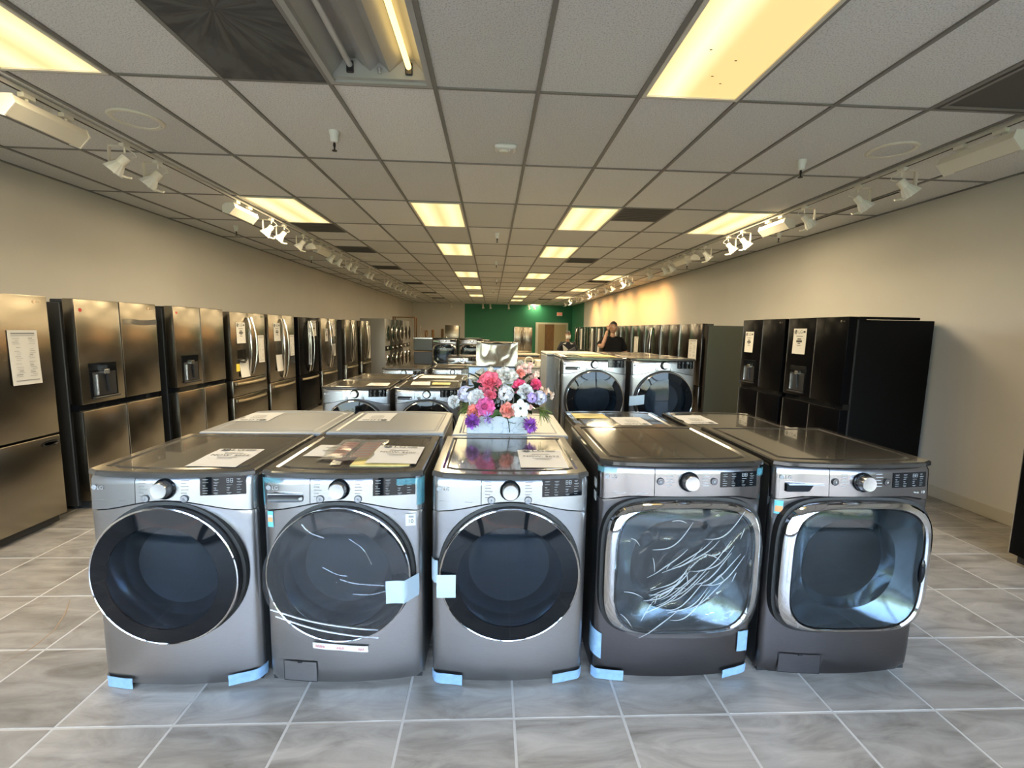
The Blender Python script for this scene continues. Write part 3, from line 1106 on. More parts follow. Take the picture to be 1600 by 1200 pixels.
def make_washer(style, finish, drawer, mega=False, d=.66):
    """front-load machine, origin on the floor under the middle of its front, front towards -Y"""
    F = FIN[finish]
    w, h = (.745, 1.045) if mega else (.686, .99)
    bow = .035
    dz, da, db, dn = (.565, .352, .312, 4.2) if mega else (.553, .302, .302, 2.0)
    zs, rise = (.868, .02) if mega else (.815, .052)
    hx = .015 if mega else 0.0
    root = thing('washing_machine' if drawer else 'clothes_dryer', '', 'washer' if drawer else 'dryer')

    def fy(x):
        return front_y(x, w, bow)

    def arch(x):
        if mega:
            a = max(0, min(1, (.46 * w - abs(x)) / .12))
            return zs + rise * (a * a * (3 - 2 * a))
        return zs + rise * math.cos(PI * min(.5, abs(x) / w)) ** 2 * 1.0
    MB().box(-w / 2 + .002, w / 2 - .002, .03, d, .025, h - .03, .006).build('cabinet', F['side'], root, smooth=0)
    # lid with a bowed front edge and a sunken middle
    xs = [-w / 2 + w * k / 14 for k in range(15)]
    out = [(x, front_y(x, w, bow, .02) - .006) for x in xs] + [(w / 2, d + .005), (-w / 2, d + .005)]
    m2 = MB()
    bm = m2.bm
    n = len(out)
    lo = [bm.verts.new((x, y, h - .021)) for x, y in out]
    hi0 = [bm.verts.new((x * .997, y, h - .006)) for x, y in out]
    yc = d / 2

    def inset(x, y, k):
        return (x * (1 - 2 * k / w), yc + (y - yc) * (1 - 2 * k / d))
    hi1 = [bm.verts.new((*inset(x, y, .006), h)) for x, y in out]
    hi2 = [bm.verts.new((*inset(x, y, .040), h)) for x, y in out]
    hi3 = [bm.verts.new((*inset(x, y, .050), h - .006)) for x, y in out]
    hi4 = [bm.verts.new((*inset(x, y, .056), h - .006)) for x, y in out]
    hi5 = [bm.verts.new((*inset(x, y, .066), h - .001)) for x, y in out]
    rr = [lo, hi0, hi1, hi2, hi3, hi4, hi5]
    for a, b in zip(rr, rr[1:]):
        for k in range(n):
            bm.faces.new((a[k], a[(k + 1) % n], b[(k + 1) % n], b[k]))
    bm.faces.new(lo[::-1])
    bm.faces.new(hi5)
    m2.build('lid', F['top'], root, smooth=9)
    # lower front with the opening for the door
    m2 = MB()
    bm = m2.bm
    angs = [2 * PI * k / 72 for k in range(72)]
    for cx, cz in ((-w / 2, .02), (w / 2, .02), (-w / 2, zs), (w / 2, zs)):
        angs.append(math.atan2(cz - dz, cx) % (2 * PI))
    angs = sorted(angs)
    fr = [0, .25, .5, .7, .82, .9, .95, .98, 1]
    rings = [[] for _ in fr]
    for t in angs:
        c, s = math.cos(t), math.sin(t)
        # opening edge along this ray
        k = (abs(c / (da - .03)) ** dn + abs(s / (db - .03)) ** dn) ** (-1 / dn)
        lo_, hi_ = k, 1.4
        for _ in range(30):
            md = (lo_ + hi_) / 2
            x, z = md * c, dz + md * s
            if abs(x) <= w / 2 and .02 <= z <= arch(x) - .003:
                lo_ = md
            else:
                hi_ = md
        for f, row in zip(fr, rings):
            q = k + (lo_ - k) * f
            x, z = q * c, dz + q * s
            row.append(bm.verts.new((x, fy(x) + (.012 * ((.10 - z) / .08) ** 2 if z < .10 else 0), z)))
    n = len(angs)
    for a, b in zip(rings, rings[1:]):
        for k in range(n):
            bm.faces.new((a[k], a[(k + 1) % n], b[(k + 1) % n], b[k]))
    m2.build('front_panel', F['front'], root, smooth=50)
    MB().box(-w / 2 + .01, w / 2 - .01, .015, .04, .012, .03).build('kick_plate', 'rubber', root, smooth=0)
    # control panel: detergent drawer front and console, leaning back a little
    xsplit = -.135 if mega else -.128

    def console(x0, x1, name):
        px = sorted(set([x0, x1] + [x for x in [-w / 2, -w / 2 + .004, -w / 2 + .01, -w / 2 + .018, -w / 2 + .03, -.25, -.2, -.1, -.05, 0, .05, .1, .15, .2, .25, w / 2 - .03, w / 2 - .018, w / 2 - .01, w / 2 - .004, w / 2] if x0 < x < x1]))
        m3 = MB()
        nv = 7
        zt = h - .0225

        def f(u, v):
            x = px[round(u * (len(px) - 1))]
            zb = arch(x) + .003
            z = zb + (zt - zb) * v
            y = fy(x) - .004 + (z - zs) * .07 + (.012 * ((v - .86) / .14) ** 2 if v > .86 else 0)
            return (x, y, z)
        m3.sheet(f, len(px) - 1, nv)
        return m3.build(name, F['panel'], root, smooth=50)

    def cy(x, z):
        return fy(x) - .004 + (z - zs) * .07
    console(-w / 2, xsplit - .0015, 'drawer_front')
    console(xsplit + .0015, w / 2, 'control_panel')
    kz, kx = (.957, hx) if mega else (.918, -.004)
    ky = cy(kx, kz)
    tl = Matrix.Translation((kx, ky, kz)) @ Matrix.Rotation(math.radians(-4), 4, 'X')
    MB().lathe([(.044, .002), (.044, -.006), (.041, -.008), (.034, -.004), (0, -.004)], 36, 'Y', mtx=tl).build('knob_ring', 'gloss_black', root)
    kb = MB().lathe([(.035, -.004), (.034, -.034), (.031, -.040), (0, -.0385)], 36, 'Y', mtx=tl).build('knob', F['knob'], root, smooth=45)
    pr = MB()
    bz = kz if mega else .876
    for bx in ((kx - .125, kx + .115) if mega else (-.084, .074)):
        by = cy(bx, bz)
        MB().lathe([(.0165, .001), (.0165, -.003), (.0148, -.003)], 24, 'Y', (bx, by, bz)).build('button_rim', 'dark_plastic', root)
        MB().lathe([(.0148, -.001), (.014, -.006), (0, -.0065)], 24, 'Y', (bx, by, bz)).build('button', F['panel'], root)
        pr.box(bx - .003, bx + .003, by - .0075, by - .007, bz - .004, bz + .004)
    # display
    dx0, dx1, dz0, dz1 = (.160, .335, .930, .998) if mega else (.135, .312, .888, .966)
    if True:
        m3 = MB()
        m3.sheet(lambda u, v: (dx0 + (dx1 - dx0) * u, cy(dx0 + (dx1 - dx0) * u, dz0 + (dz1 - dz0) * v) - .0018, dz0 + (dz1 - dz0) * v), 4, 2)
        m3.build('display', 'gloss_black', root)
        dl = MB()
        rr_ = random.Random(5)

        def bar(x, z, ln, th=.0012):
            y = cy(x, z) - .0024
            dl.poly([(x, y, z - th / 2), (x + ln, cy(x + ln, z) - .0024, z - th / 2), (x + ln, cy(x + ln, z) - .0024, z + th / 2), (x, y, z + th / 2)])
        W_, H_ = dx1 - dx0, dz1 - dz0
        for cxx in (.06, .30, .58, .80):
            for rz_ in (.12, .26, .40, .54, .70, .86):
                if cxx == .58 and rz_ > .6:
                    continue
                ln = rr_.uniform(.06, .13) * W_
                bar(dx0 + cxx * W_, dz0 + rz_ * H_, ln)
                if rr_.random() < .5:
                    bar(dx0 + (cxx + .02) * W_, dz0 + (rz_ - .06) * H_, ln * .6, .0007)
        for q in (.585, .665):
            x = dx0 + q * W_
            for zz in (.68, .78, .88):
                bar(x, dz0 + zz * H_, .010, .0014)
            for xx in (0, .0088):
                y = cy(x, dz0 + .78 * H_) - .0024
                dl.poly([(x + xx, y, dz0 + .68 * H_), (x + xx + .0014, y, dz0 + .68 * H_), (x + xx + .0014, y, dz0 + .88 * H_), (x + xx, y, dz0 + .88 * H_)])
        tag(dl.build('display_print', 'white_ink', root, smooth=0, normals=False), kind='stuff')
    # cycle names either side of the knob
    rr_ = random.Random(9)
    for sgn in (-1, 1):
        for k in range(6 if not mega else 5):
            z = kz + .034 - k * .0135
            ln = rr_.uniform(.022, .036)
            x = kx + (-.108 if sgn < 0 else .064)
            if mega:
                x = kx + (-.098 if sgn < 0 else .062)
            y = cy(x, z) - .0008
            pr.poly([(x, y, z), (x + ln, cy(x + ln, z) - .0008, z), (x + ln, cy(x + ln, z) - .0008, z + .0028), (x, y, z + .0028)])
    lx, lz = -w / 2 + .045, h - .075
    ly = cy(lx, lz) - .001
    lg = MB()
    ll = MB()
    emblem(lg, ll, lx - .012, cy(lx - .002, lz) - .0016, lz, .0105)
    ll.build('logo_lines', 'grey_ink', root, smooth=0, normals=False)
    put_text(lg, 'LG', lx + .018, cy(lx + .036, lz) - .0016, lz, .022)
    lg.build('logo', 'logo_silver', root, smooth=0)
    if drawer:
        x0, x1, z0, z1 = (-.325, -.153, .908, .945) if mega else (-.308, -.155, .858, .896)
        m3 = MB()
        ym = cy((x0 + x1) / 2, z0)
        pts = []
        hw, hh = (x1 - x0) / 2, (z1 - z0) / 2
        if mega:
            m3.box(x0, x1, ym - .002, ym + .01, z0, z1, .002)
        else:
            m3.loft([(hw, hh, 4.5, ym - .004), (hw * .99, hh * .96, 4.5, ym - .009), (hw * .9, hh * .7, 4, ym - .006), (hw * .5, hh * .2, 3, ym - .004)], 32, (x0 + x1) / 2, (z0 + z1) / 2, cap1=True)
        m3.build('drawer_handle', 'gloss_black' if mega else 'dark_plastic', root)
        MB().box(x0 + .004, x1 - .004, ym - .012, ym, z1 - .004, z1 + .001, .001).build('handle_edge', 'chrome', root, smooth=0)
        # drain filter flap low on the left
        fx0, fx1 = (-.285, -.095) if mega else (-.272, -.122)
        m3 = MB()
        m3.sheet(lambda u, v: (fx0 + (fx1 - fx0) * u, fy(fx0 + (fx1 - fx0) * u) - .003, .032 + .092 * v), 4, 2)
        fl = m3.build('filter_flap', F['front'], root)
        m3 = MB()
        for a, b, z0_, z1_ in ((fx0, fx1, .030, .033), (fx0, fx1, .123, .126), (fx0 - .001, fx0 + .002, .03, .126), (fx1 - .002, fx1 + .001, .03, .126)):
            m3.sheet(lambda u, v: (a + (b - a) * u, fy(a + (b - a) * u) - .0035, z0_ + (z1_ - z0_) * v), 3, 1)
        m3.build('flap_joint', 'rubber', fl, smooth=0)
        MB().box((fx0 + fx1) / 2 - .01, (fx0 + fx1) / 2 + .01, fy((fx0 + fx1) / 2) - .006, fy((fx0 + fx1) / 2), .119, .124).build('flap_catch', 'dark_plastic', fl, smooth=0)
    else:
        z = .862 if not mega else .9
        pr.poly([(-.31, cy(-.31, z) - .001, z), (-.165, cy(-.165, z) - .001, z), (-.165, cy(-.165, z) - .001, z + .0016), (-.31, cy(-.31, z) - .001, z + .0016)])
    pr.build('panel_print', F['print'], root, smooth=0, normals=False)
    # door
    yf = -bow
    if not mega:
        MB().loft([(da + .012, db + .012, 2, yf + .02), (da + .010, db + .010, 2, yf - .003), (da - .002, db - .002, 2, yf - .006)], 64, 0, dz).build('door_seal', 'rubber', root)
        door = MB().loft([(da - .004, db - .004, 2, yf - .002), (da, db, 2, yf - .03), (da - .001, db - .001, 2, yf - .042)], 72, 0, dz).build('door', 'dark_plastic', root)
        MB().loft([(da - .001, db - .001, 2, yf - .040), (da - .001, db - .001, 2, yf - .046), (da - .005, db - .005, 2, yf - .048), (da - .008, db - .008, 2, yf - .046)], 72, 0, dz).build('chrome_rim', 'chrome', door)
        MB().loft([(da - .006, db - .006, 2, yf - .045), (.27, .27, 2, yf - .049), (.245, .245, 2, yf - .053), (.225, .225, 2, yf - .056)], 72, 0, dz).build('black_glass_ring', 'gloss_black', door)
        MB().loft([(.226, .226, 2, yf - .056), (.18, .18, 2, yf - .062), (.12, .12, 2, yf - .067), (.06, .06, 2, yf - .069), (.01, .01, 2, yf - .070)], 64, 0, dz, cap1=True).build('door_window', 'tint_dark', door)
        gb = [(.226, .226, 2, yf - .050), (.221, .221, 2, yf - .042), (.213, .213, 2, yf - .026), (.203, .203, 2, yf - .006), (.193, .192, 2, yf + .018), (.184, .182, 2, yf + .05), (.178, .174, 2, yf + .085), (.12, .11, 2, yf + .097), (.01, .01, 2, yf + .10)]
        nb = 7
        hr = da - .02
        dr = [(.232, .232, 2, yf + .06), (.235, .235, 2, .36), (.18, .18, 2, .40), (.05, .05, 2, .41)]
    else:
        MB().loft([(da + .014, db + .014, dn, yf + .03), (da + .012, db + .012, dn, yf - .002), (da - .002, db - .002, dn, yf - .004)], 96, 0, dz).build('door_seal', 'rubber', root)
        door = MB().loft([(da - .006, db - .006, dn, yf + .006), (da, db, dn, yf - .012), (da - .004, db - .004, dn, yf - .028), (da - .02, db - .014, dn, yf - .042),
                          (da - .042, db - .022, dn, yf - .048), (da - .050, db - .028, dn, yf - .042)], 96, 0, dz).build('door', 'chrome', root)
        a0, b0 = da - .049, db - .027
        MB().loft([(a0, b0, dn, yf - .044), (a0 * .86, b0 * .86, 3.4, yf - .054), (a0 * .62, b0 * .62, 2.6, yf - .060), (a0 * .3, b0 * .3, 2.1, yf - .063), (.01, .01, 2, yf - .064)], 96, 0, dz, cap1=True).build('door_window', 'tint_clear', door)
        gb = [(a0 - .006, b0 - .006, dn, yf - .038), (a0 * .93, b0 * .92, 3.6, yf - .018), (.222, .215, 2.3, yf + .012), (.205, .198, 2, yf + .05), (.19, .18, 2, yf + .09), (.12, .11, 2, yf + .10), (.01, .01, 2, yf + .102)]
        nb = 5
        m3 = MB()
        m3.ball((da - .062, yf - .050, dz + .0), 1, 2, (.014, .012, .06))
        m3.build('door_grip', 'gloss_black', door)
        dr = [(.235, .235, 2, yf + .06), (.238, .238, 2, .40), (.18, .18, 2, .44), (.05, .05, 2, .45)]
    # the moulded bowl behind the glass, seen through it
    MB().loft(gb[:nb], 64, 0, dz).build('glass_bowl', 'bowl', door)
    MB().loft(gb[nb - 1:], 64, 0, dz, cap1=True).build('bowl_bottom', 'tint_clear', door)
    dm = MB().loft(dr, 48, 0, dz, cap1=True).build('drum', 'drum', root)
    m3 = MB()
    for k in range(3):
        t = PI / 2 + k * 2 * PI / 3
        m3.tube([(.205 * math.cos(t), .05, dz + .205 * math.sin(t)), (.195 * math.cos(t), .2, dz + .195 * math.sin(t)), (.205 * math.cos(t), .35, dz + .205 * math.sin(t))], .028, 8)
    m3.build('drum_fin', 'drum', dm)
    for a in (-1, 1):
        for y in (.08, d - .06):
            MB().lathe([(0, 0), (.022, 0), (.022, .010), (.010, .014), (.010, .03)], 10, 'Z', (a * (w / 2 - .06), y, 0)).build('foot', 'rubber', root)
    return root


def make_pedestal(w=.686, h=.345, d=.66, side='graphite_side', front='steel'):
    t = thing('laundry_pedestal', '', 'pedestal')
    MB().box(-w / 2 + .003, w / 2 - .003, .01, d, .0, h - .002, .006).build('case', side, t, smooth=0)
    dr = MB().box(-w / 2 + .006, w / 2 - .006, -.02, .012, .03, h - .012, .008, 2).build('drawer', front, t)
    MB().box(-w / 2 + .05, w / 2 - .05, -.026, -.018, h - .06, h - .035, .003).build('handle', 'chrome_soft', dr)
    return t


def sheet_of_paper(name, label, cat, corners, z, lines, dark='ink', parent=None, group=None, flip=False, mark=True, paper='paper'):
    """a letter sheet lying on a lid: corners are (x, y) of top-left, top-right, bottom-right, bottom-left as one reads it"""
    tlc, trc, brc, blc = [Vector((*c, 0)) for c in corners]

    def at(u, v):                    # u right, v down
        p = tlc.lerp(trc, u).lerp(blc.lerp(brc, u), v)
        return Vector((p.x, p.y, 0))
    o = at(.5, .5)
    t = MB()
    t.sheet(lambda u, v: (*(at(u, v) - o).xy, z + .0012 + .0022 * math.sin(u * 3 + 1) * math.sin(v * 4) ** 2), 8, 8)
    bm = t.bm
    s = t.build(name, paper, None, smooth=60)
    s.location = (o.x, o.y, 0)
    tag(s, label, cat, group)
    ex_, ey_ = (trc - tlc).normalized(), (tlc - blc).normalized()
    W_, H_ = (trc - tlc).length, (tlc - blc).length
    zz = z + .0048
    fr_ = Matrix(((ex_.x, ey_.x, 0, 0), (ex_.y, ey_.y, 0, 0), (0, 0, 1, 0), (0, 0, 0, 1)))
    m2 = MB()
    if mark:
        p = at(.2, .10) - o
        m3 = MB()
        emblem(m2, m3, p.x, p.y, zz, .021, fr_)
        m3.build('emblem_lines', paper, s, smooth=0, normals=False)
    for (tx, u, v, size) in lines:
        p = at(u, v) - o
        put_text(m2, tx, p.x, p.y, zz, size, fr_)
    for (u0, u1, v, th) in ((.64, .86, .075, .004), (.64, .86, .10, .004), (.64, .86, .125, .004), (.3, .7, .30, .006), (.3, .72, .53, .005), (.35, .66, .60, .004)):
        a, b = at(u0, v) - o, at(u1, v) - o
        k = ey_ * th / 2
        m2.poly([(*(a - k).xy, zz), (*(b - k).xy, zz), (*(b + k).xy, zz), (*(a + k).xy, zz)])
    m2.build('print', dark, s, smooth=0, normals=False)
    return s


def strip(name, m, parent, w, bow, x0, x1, z0, z1, off=.004, lab=None, wob=.002, slant=0., seed=0):
    """piece of tape stuck on a bowed front"""
    rr_ = random.Random(seed)
    hw = .686 / 2 if w < .7 else .745 / 2

    def f(u, v):
        x = x0 + (x1 - x0) * u
        z = z0 + (z1 - z0) * v + slant * u
        xx = max(-hw, min(hw, x))
        y = front_y(xx, w, bow) - off - wob * (.5 + .5 * math.sin(u * 9 + v * 7 + seed))
        if abs(x) > hw:                # wraps round the corner on to the side
            y += (abs(x) - hw)
            x = math.copysign(hw + .003, x)
        return (x, y, z)
    m2 = MB()
    m2.sheet(f, 10, 4)
    o = m2.build(name, m, parent, smooth=60)
    if lab:
        o['label'] = lab
    return o


BOW = .035
Y1 = 1.925
# --- front row
w1 = make_washer('std', 'graphite', False)
w1.location = (-1.347, Y1, 0)
tag(w1, 'graphite dryer with bare black round door, at the row end beside the steel fridges', 'dryer')
strip('tape', 'blue_tape', w1, .686, BOW, -.345, -.205, .004, .054, lab='blue tape on the lower corner', seed=1)
strip('tape', 'blue_tape', w1, .686, BOW, .205, .36, .012, .062, slant=.02, lab='blue tape on the lower corner', seed=2)

w2 = make_washer('std', 'graphite', True)
w2.location = (-.632, Y1, 0)
tag(w2, 'graphite washer with film-wrapped round door, handwritten label strip and square 10 sticker', 'washer')


def crinkle(m2, cx, cz, a, b, p, y, amp, seed, n=64, rings=22, fs=1.):
    bm = m2.bm
    rows_ = []
    for r in range(1, rings + 1):
        k = r / rings
        row = []
        for j in range(n):
            t = 2 * PI * j / n
            c, s = math.cos(t), math.sin(t)
            x = a * k * math.copysign(abs(c) ** (2 / p), c)
            z = b * k * math.copysign(abs(s) ** (2 / p), s)
            gx, gz = x * fs, z * fs
            v = Vector((gx * 5 + gz * 4, gz * 14 - gx * 8, seed))
            q = noise.noise(v) * .6 + (1 - abs(noise.noise(Vector((gx * 9 + gz * 6, gz * 20 - gx * 16, seed + 3))))) ** 8 * .9
            q += (1 - abs(noise.noise(Vector((gx * 16, gz * 7, seed + 9))))) ** 14 * .6
            row.append(bm.verts.new((cx + x, y - amp * q, cz + z)))
        rows_.append(row)
    c0 = bm.verts.new((cx, y, cz))
    for j in range(n):
        bm.faces.new((c0, rows_[0][j], rows_[0][(j + 1) % n]))
    for u, v in zip(rows_, rows_[1:]):
        for j in range(n):
            bm.faces.new((u[j], u[(j + 1) % n], v[(j + 1) % n], v[j]))


m2 = MB()
crinkle(m2, 0, .553, .300, .300, 2, -BOW - .078, .0028, 4.2, 120, 50, .5)
tag(m2.build('film', 'film', w2, smooth=60), 'clear protective film stretched over the door')
m2 = MB()


def soft(p):
    p = [Vector(q) for q in p]
    for _ in range(3):
        r = [p[0]]
        for a, b in zip(p, p[1:]):
            r += [a.lerp(b, .25), a.lerp(b, .75)]
        p = r + [p[-1]]
    return p


m2.tube(soft([(-.27, -BOW - .082, .43), (-.1, -BOW - .088, .375), (.08, -BOW - .088, .345), (.17, -BOW - .084, .335)]), .0028, 6)
m2.tube(soft([(-.25, -BOW - .082, .40), (-.1, -BOW - .088, .345), (.06, -BOW - .087, .312), (.17, -BOW - .082, .298)]), .0028, 6)
m2.tube(soft([(-.13, -BOW - .082, .80), (-.10, -BOW - .086, .765), (-.04, -BOW - .088, .745)]), .002, 6)
m2.tube(soft([(.02, -BOW - .088, .565), (.08, -BOW - .09, .545), (.2, -BOW - .086, .535)]), .002, 6)
m2.tube(soft([(.06, -BOW - .088, .74), (.12, -BOW - .09, .70), (.15, -BOW - .088, .63)]), .0016, 6)
m2.tube(soft([(.07, -BOW - .088, .50), (.14, -BOW - .09, .495), (.21, -BOW - .086, .51)]), .0016, 6)
m2.tube(soft([(-.05, -BOW - .09, .62), (.01, -BOW - .09, .585), (.05, -BOW - .09, .58)]), .0014, 6)
tag(m2.build('film_fold', 'film_heavy', w2), kind='stuff')
tp = MB()
tp.sheet(lambda u, v: (.205 + .125 * u, -.118 + (.085 * max(0, u - .6) / .4) + .004 * math.sin(v * 6 + u * 5), .452 + .10 * v - .02 * max(0, u - .6)), 10, 4)
tag(tp.build('tape', 'white_tape', w2, smooth=60), 'pale tape holding the door shut')
strip('tape', 'cyan_tape', w2, .686, BOW, -.349, -.25, .940, .962, off=.006, lab='shiny cyan tape at the top corner', seed=5)
strip('tape', 'cyan_tape', w2, .686, BOW, -.349, -.325, .84, .95, off=.006, lab='shiny cyan tape down the edge', seed=6)
strip('tape', 'cyan_tape', w2, .686, BOW, .235, .349, .935, .962, off=.006, lab='shiny cyan tape at the top corner', seed=7)
strip('tape', 'cyan_tape', w2, .686, BOW, .318, .349, .84, .95, off=.006, lab='shiny cyan tape down the edge', seed=8)
s = strip('sticker', 'paper', w2, .686, BOW, .270, .312, .748, .802, off=.003, wob=0)
m2 = MB()
put_text(m2, '10', .291, front_y(.291, .686, BOW) - .0042, .768, .026, bold=1)
for z in (.791, .786):
    m2.box(.277, .305, front_y(.291, .686, BOW) - .0044, front_y(.291, .686, BOW) - .004, z, z + .002)
m2.build('sticker_print', 'ink', s, smooth=0)
s = strip('energy_label', 'teal_label', w2, .686, BOW, -.318, -.292, .742, .812, off=.003, wob=0)
strip('label_band', 'orange_label', s, .686, BOW, -.316, -.294, .765, .785, off=.0045, wob=0)
strip('label_band', 'paper', s, .686, BOW, -.316, -.294, .787, .796, off=.0045, wob=0)
s = strip('label_strip', 'paper', w2, .686, BOW, -.135, .105, .196, .224, off=.006, wob=.002, slant=-.022, lab='white strip with red handwriting')
m2 = MB()
rr_ = random.Random(3)
for x0, nn in ((-.12, 5), (-.03, 4), (.065, 3)):
    for k in range(nn):
        x = x0 + k * .0085
        z = .209 - (x + .135) / .24 * .022
        y = front_y(x, .686, BOW) - .0095
        m2.tube([(x, y, z - .006), (x + .002 * rr_.uniform(-1, 2), y, z + .006), (x + .004, y, z + rr_.uniform(-.004, .004)), (x + .006, y, z - .005)], .0009, 4)
m2.build('handwriting', 'red_ink', s, smooth=0)
m2 = MB()
put_text(m2, 'ThinQ', -.165, front_y(-.165, .686, BOW) - .0045 + .006, .942, .013)
m2.build('panel_lettering', 'grey_ink', w2, smooth=0)

w3 = make_washer('std', 'graphite', False)
w3.location = (.093, Y1 - .01, 0)
tag(w3, 'graphite dryer in front of the flower box, pale tape square on its door', 'dryer')
strip('tape', 'blue_tape', w3, .686, BOW, -.348, -.205, .004, .054, lab='blue tape on the lower corner', seed=11)
strip('tape', 'blue_tape', w3, .686, BOW, .205, .348, .006, .05, slant=.008, lab='blue tape on the lower corner', seed=12)
tp = MB()
tp.sheet(lambda u, v: (-.31 + .08 * u, -.10 - .004 * math.sin(v * 5), .472 + .10 * v), 5, 4)
tag(tp.build('tape', 'white_tape', w3, smooth=60), 'pale tape square on the door edge')
strip('tape', 'white_tape', w3, .686, BOW, -.36, -.315, .49, .595, off=.012, lab='pale tape flap on the side edge', seed=13)

w4 = make_washer('mega', 'black', False, True, d=.72)
w4.location = (.857, Y1 + .0, 0)
tag(w4, 'black steel dryer with square chrome door wrapped in crumpled plastic film', 'dryer')
m2 = MB()
crinkle(m2, 0, .563, .322, .290, 4.2, -BOW - .073, .0065, 7.7, 170, 66, .55)
tag(m2.build('film', 'film', w4, smooth=60), 'crumpled clear film over the door')
m2 = MB()
rr_ = random.Random(21)
for k in range(26):
    t0 = rr_.uniform(0, 1)
    x0, z0 = -.24 + .34 * t0, .40 + .16 * t0 + rr_.gauss(0, .07)
    pts = []
    for q in range(6):
        f = q / 5
        pts.append((x0 + .17 * f, -BOW - .078 - .006 * math.sin(f * PI), z0 + .03 * f + .10 * f * f + .012 * math.sin(f * 5 + k)))
    pts = soft(pts)
    m2.tube(pts, [.0004 + .0019 * math.sin(PI * i / (len(pts) - 1)) for i in range(len(pts))], 5)
for k in range(16):
    x0, z0 = rr_.uniform(-.27, .27), .56 + rr_.uniform(-.25, .25)
    a = rr_.uniform(0, PI)
    ln = rr_.uniform(.03, .09)
    pts = [(x0 + ln * (f - .5) * math.cos(a), -BOW - .076 - .004 * math.sin(f * PI), z0 + ln * (f - .5) * math.sin(a) + .01 * math.sin(f * PI)) for f in (0, .25, .5, .75, 1)]
    pts = soft(pts)
    m2.tube(pts, [.0004 + .0016 * math.sin(PI * i / (len(pts) - 1)) for i in range(len(pts))], 5)
tag(m2.build('film_fold', 'film_fold', w4), kind='stuff')
strip('tape', 'blue_tape', w4, .745, BOW, -.372, -.23, .004, .054, lab='blue tape on the lower corner', seed=14)
strip('tape', 'blue_tape', w4, .745, BOW, .238, .372, .008, .048, slant=.02, lab='blue tape on the lower corner', seed=15)
strip('tape', 'blue_tape', w4, .745, BOW, -.40, -.335, .135, .26, lab='blue tape on the left edge', seed=16, slant=-.03)
strip('tape', 'blue_tape', w4, .745, BOW, .302, .355, .135, .235, lab='blue tape on the right edge', seed=17)
strip('tape', 'cyan_tape', w4, .745, BOW, -.378, -.30, .99, 1.014, off=.006, lab='shiny cyan tape at the top corner', seed=18)
strip('tape', 'cyan_tape', w4, .745, BOW, .33, .378, .98, 1.014, off=.006, lab='shiny cyan tape at the top corner', seed=19)
m2 = MB()
m2.box(.3735, .375, .08, .13, .86, .95)
m2.build('tag', 'yellow_sheet', w4, smooth=0)

w5 = make_washer('mega', 'black', True, True, d=.72)
w5.location = (1.648, Y1 + .0, 0)
tag(w5, 'black steel washer with bare square chrome door at the end of the front row', 'washer')
s = strip('energy_label', 'teal_label', w5, .745, BOW, -.36, -.325, .80, .862, off=.003, wob=0)
strip('label_band', 'orange_label', s, .745, BOW, -.358, -.327, .81, .838, off=.0045, wob=0)

m2 = MB()
put_text(m2, '10', .322, front_y(.322, .745, BOW) - .0035, .905, .018)
put_text(m2, 'ThinQ', .285, front_y(.285, .745, BOW) - .0035, .905, .009)
m2.build('panel_lettering', 'white_plain', w5, smooth=0)
for z in (.90, .84):
    MB().box(-.3745, -.3725, .05, .085, z, z + .04).build('side_sticker', 'paper', w4, smooth=0)
m2 = MB()
m2.tube([(-2.42, 2.58, .0006), (-2.33, 2.45, .0006), (-2.26, 2.31, .0006), (-2.245, 2.18, .0006), (-2.28, 2.05, .0006)], [.001, .004, .003, .004, .001], 4, flat=.12)
m2.build('scuff_mark', 'cardboard', floor, smooth=0)
PAPER_GROUP = 'price sheets'
L3 = [('LG', .47, .10, .052)]
sheet_of_paper('price_sheet', 'white price sheet NOW $624 on the graphite dryer beside the tile aisle', 'paper', [(-1.334, 2.264), (-1.117, 2.260), (-1.100, 1.966), (-1.316, 1.967)], .99, L3 + [('NOW: $624', .5, .42, .034)])
sheet_of_paper('price_sheet', 'white price sheet NOW $600 on the washer with film-wrapped round door', 'paper', [(-.565, 2.325), (-.336, 2.303), (-.332, 2.008), (-.560, 2.010)], .996, L3 + [('NOW: $600', .5, .42, .034)])
sheet_of_paper('price_sheet', 'white price sheet NOW $624 on the dryer in front of the flowers', 'paper', [(.139, 2.278), (.361, 2.277), (.356, 1.975), (.139, 1.972)], .99, L3 + [('NOW: $624', .5, .42, .034)])
# leaflet and bag of parts on the second machine
s = tag(MB().box(-.62, -.36, 1.99, 2.28, .9895, .9935).build('leaflet', 'yellow_sheet', smooth=0), 'yellow and white booklet under the NOW $600 price sheet', 'booklet')
s = sheet_of_paper('leaflet', 'white printed leaflet half under the plastic bag of papers', 'paper', [(-.877, 2.354), (-.70, 2.34), (-.70, 2.127), (-.885, 2.136)], .99, [], mark=False)
bag = MB()
bag.sheet(lambda u, v: (-.797 + .245 * u + .01 * math.sin(v * 9), 2.055 + .385 * v + .012 * math.sin(u * 8), .9955 + .010 * (.5 + .5 * noise.noise(Vector((u * 5, v * 6, 1)))) * math.sin(PI * min(1, max(0, u))) ** .3), 20, 24)
bag = tag(bag.build('plastic_bag', 'bag', smooth=60), 'clear plastic bag of red printed papers on the film-wrapped washer', 'bag')
for (x0, x1, y0, y1) in ((-.765, -.69, 2.15, 2.40), (-.66, -.575, 2.12, 2.40)):
    MB().box(x0, x1, y0, y1, .9925, .9945).build('printed_card', 'pink_print', bag, smooth=0)
    m2 = MB()
    for k in range(5):
        m2.box(x0 + .008, x1 - .01, y0 + .03 + k * .045, y0 + .042 + k * .045, .9945, .9950)
    m2.build('card_print', 'red_ink' if x0 < -.7 else 'paper', bag, smooth=0)
m2 = MB()
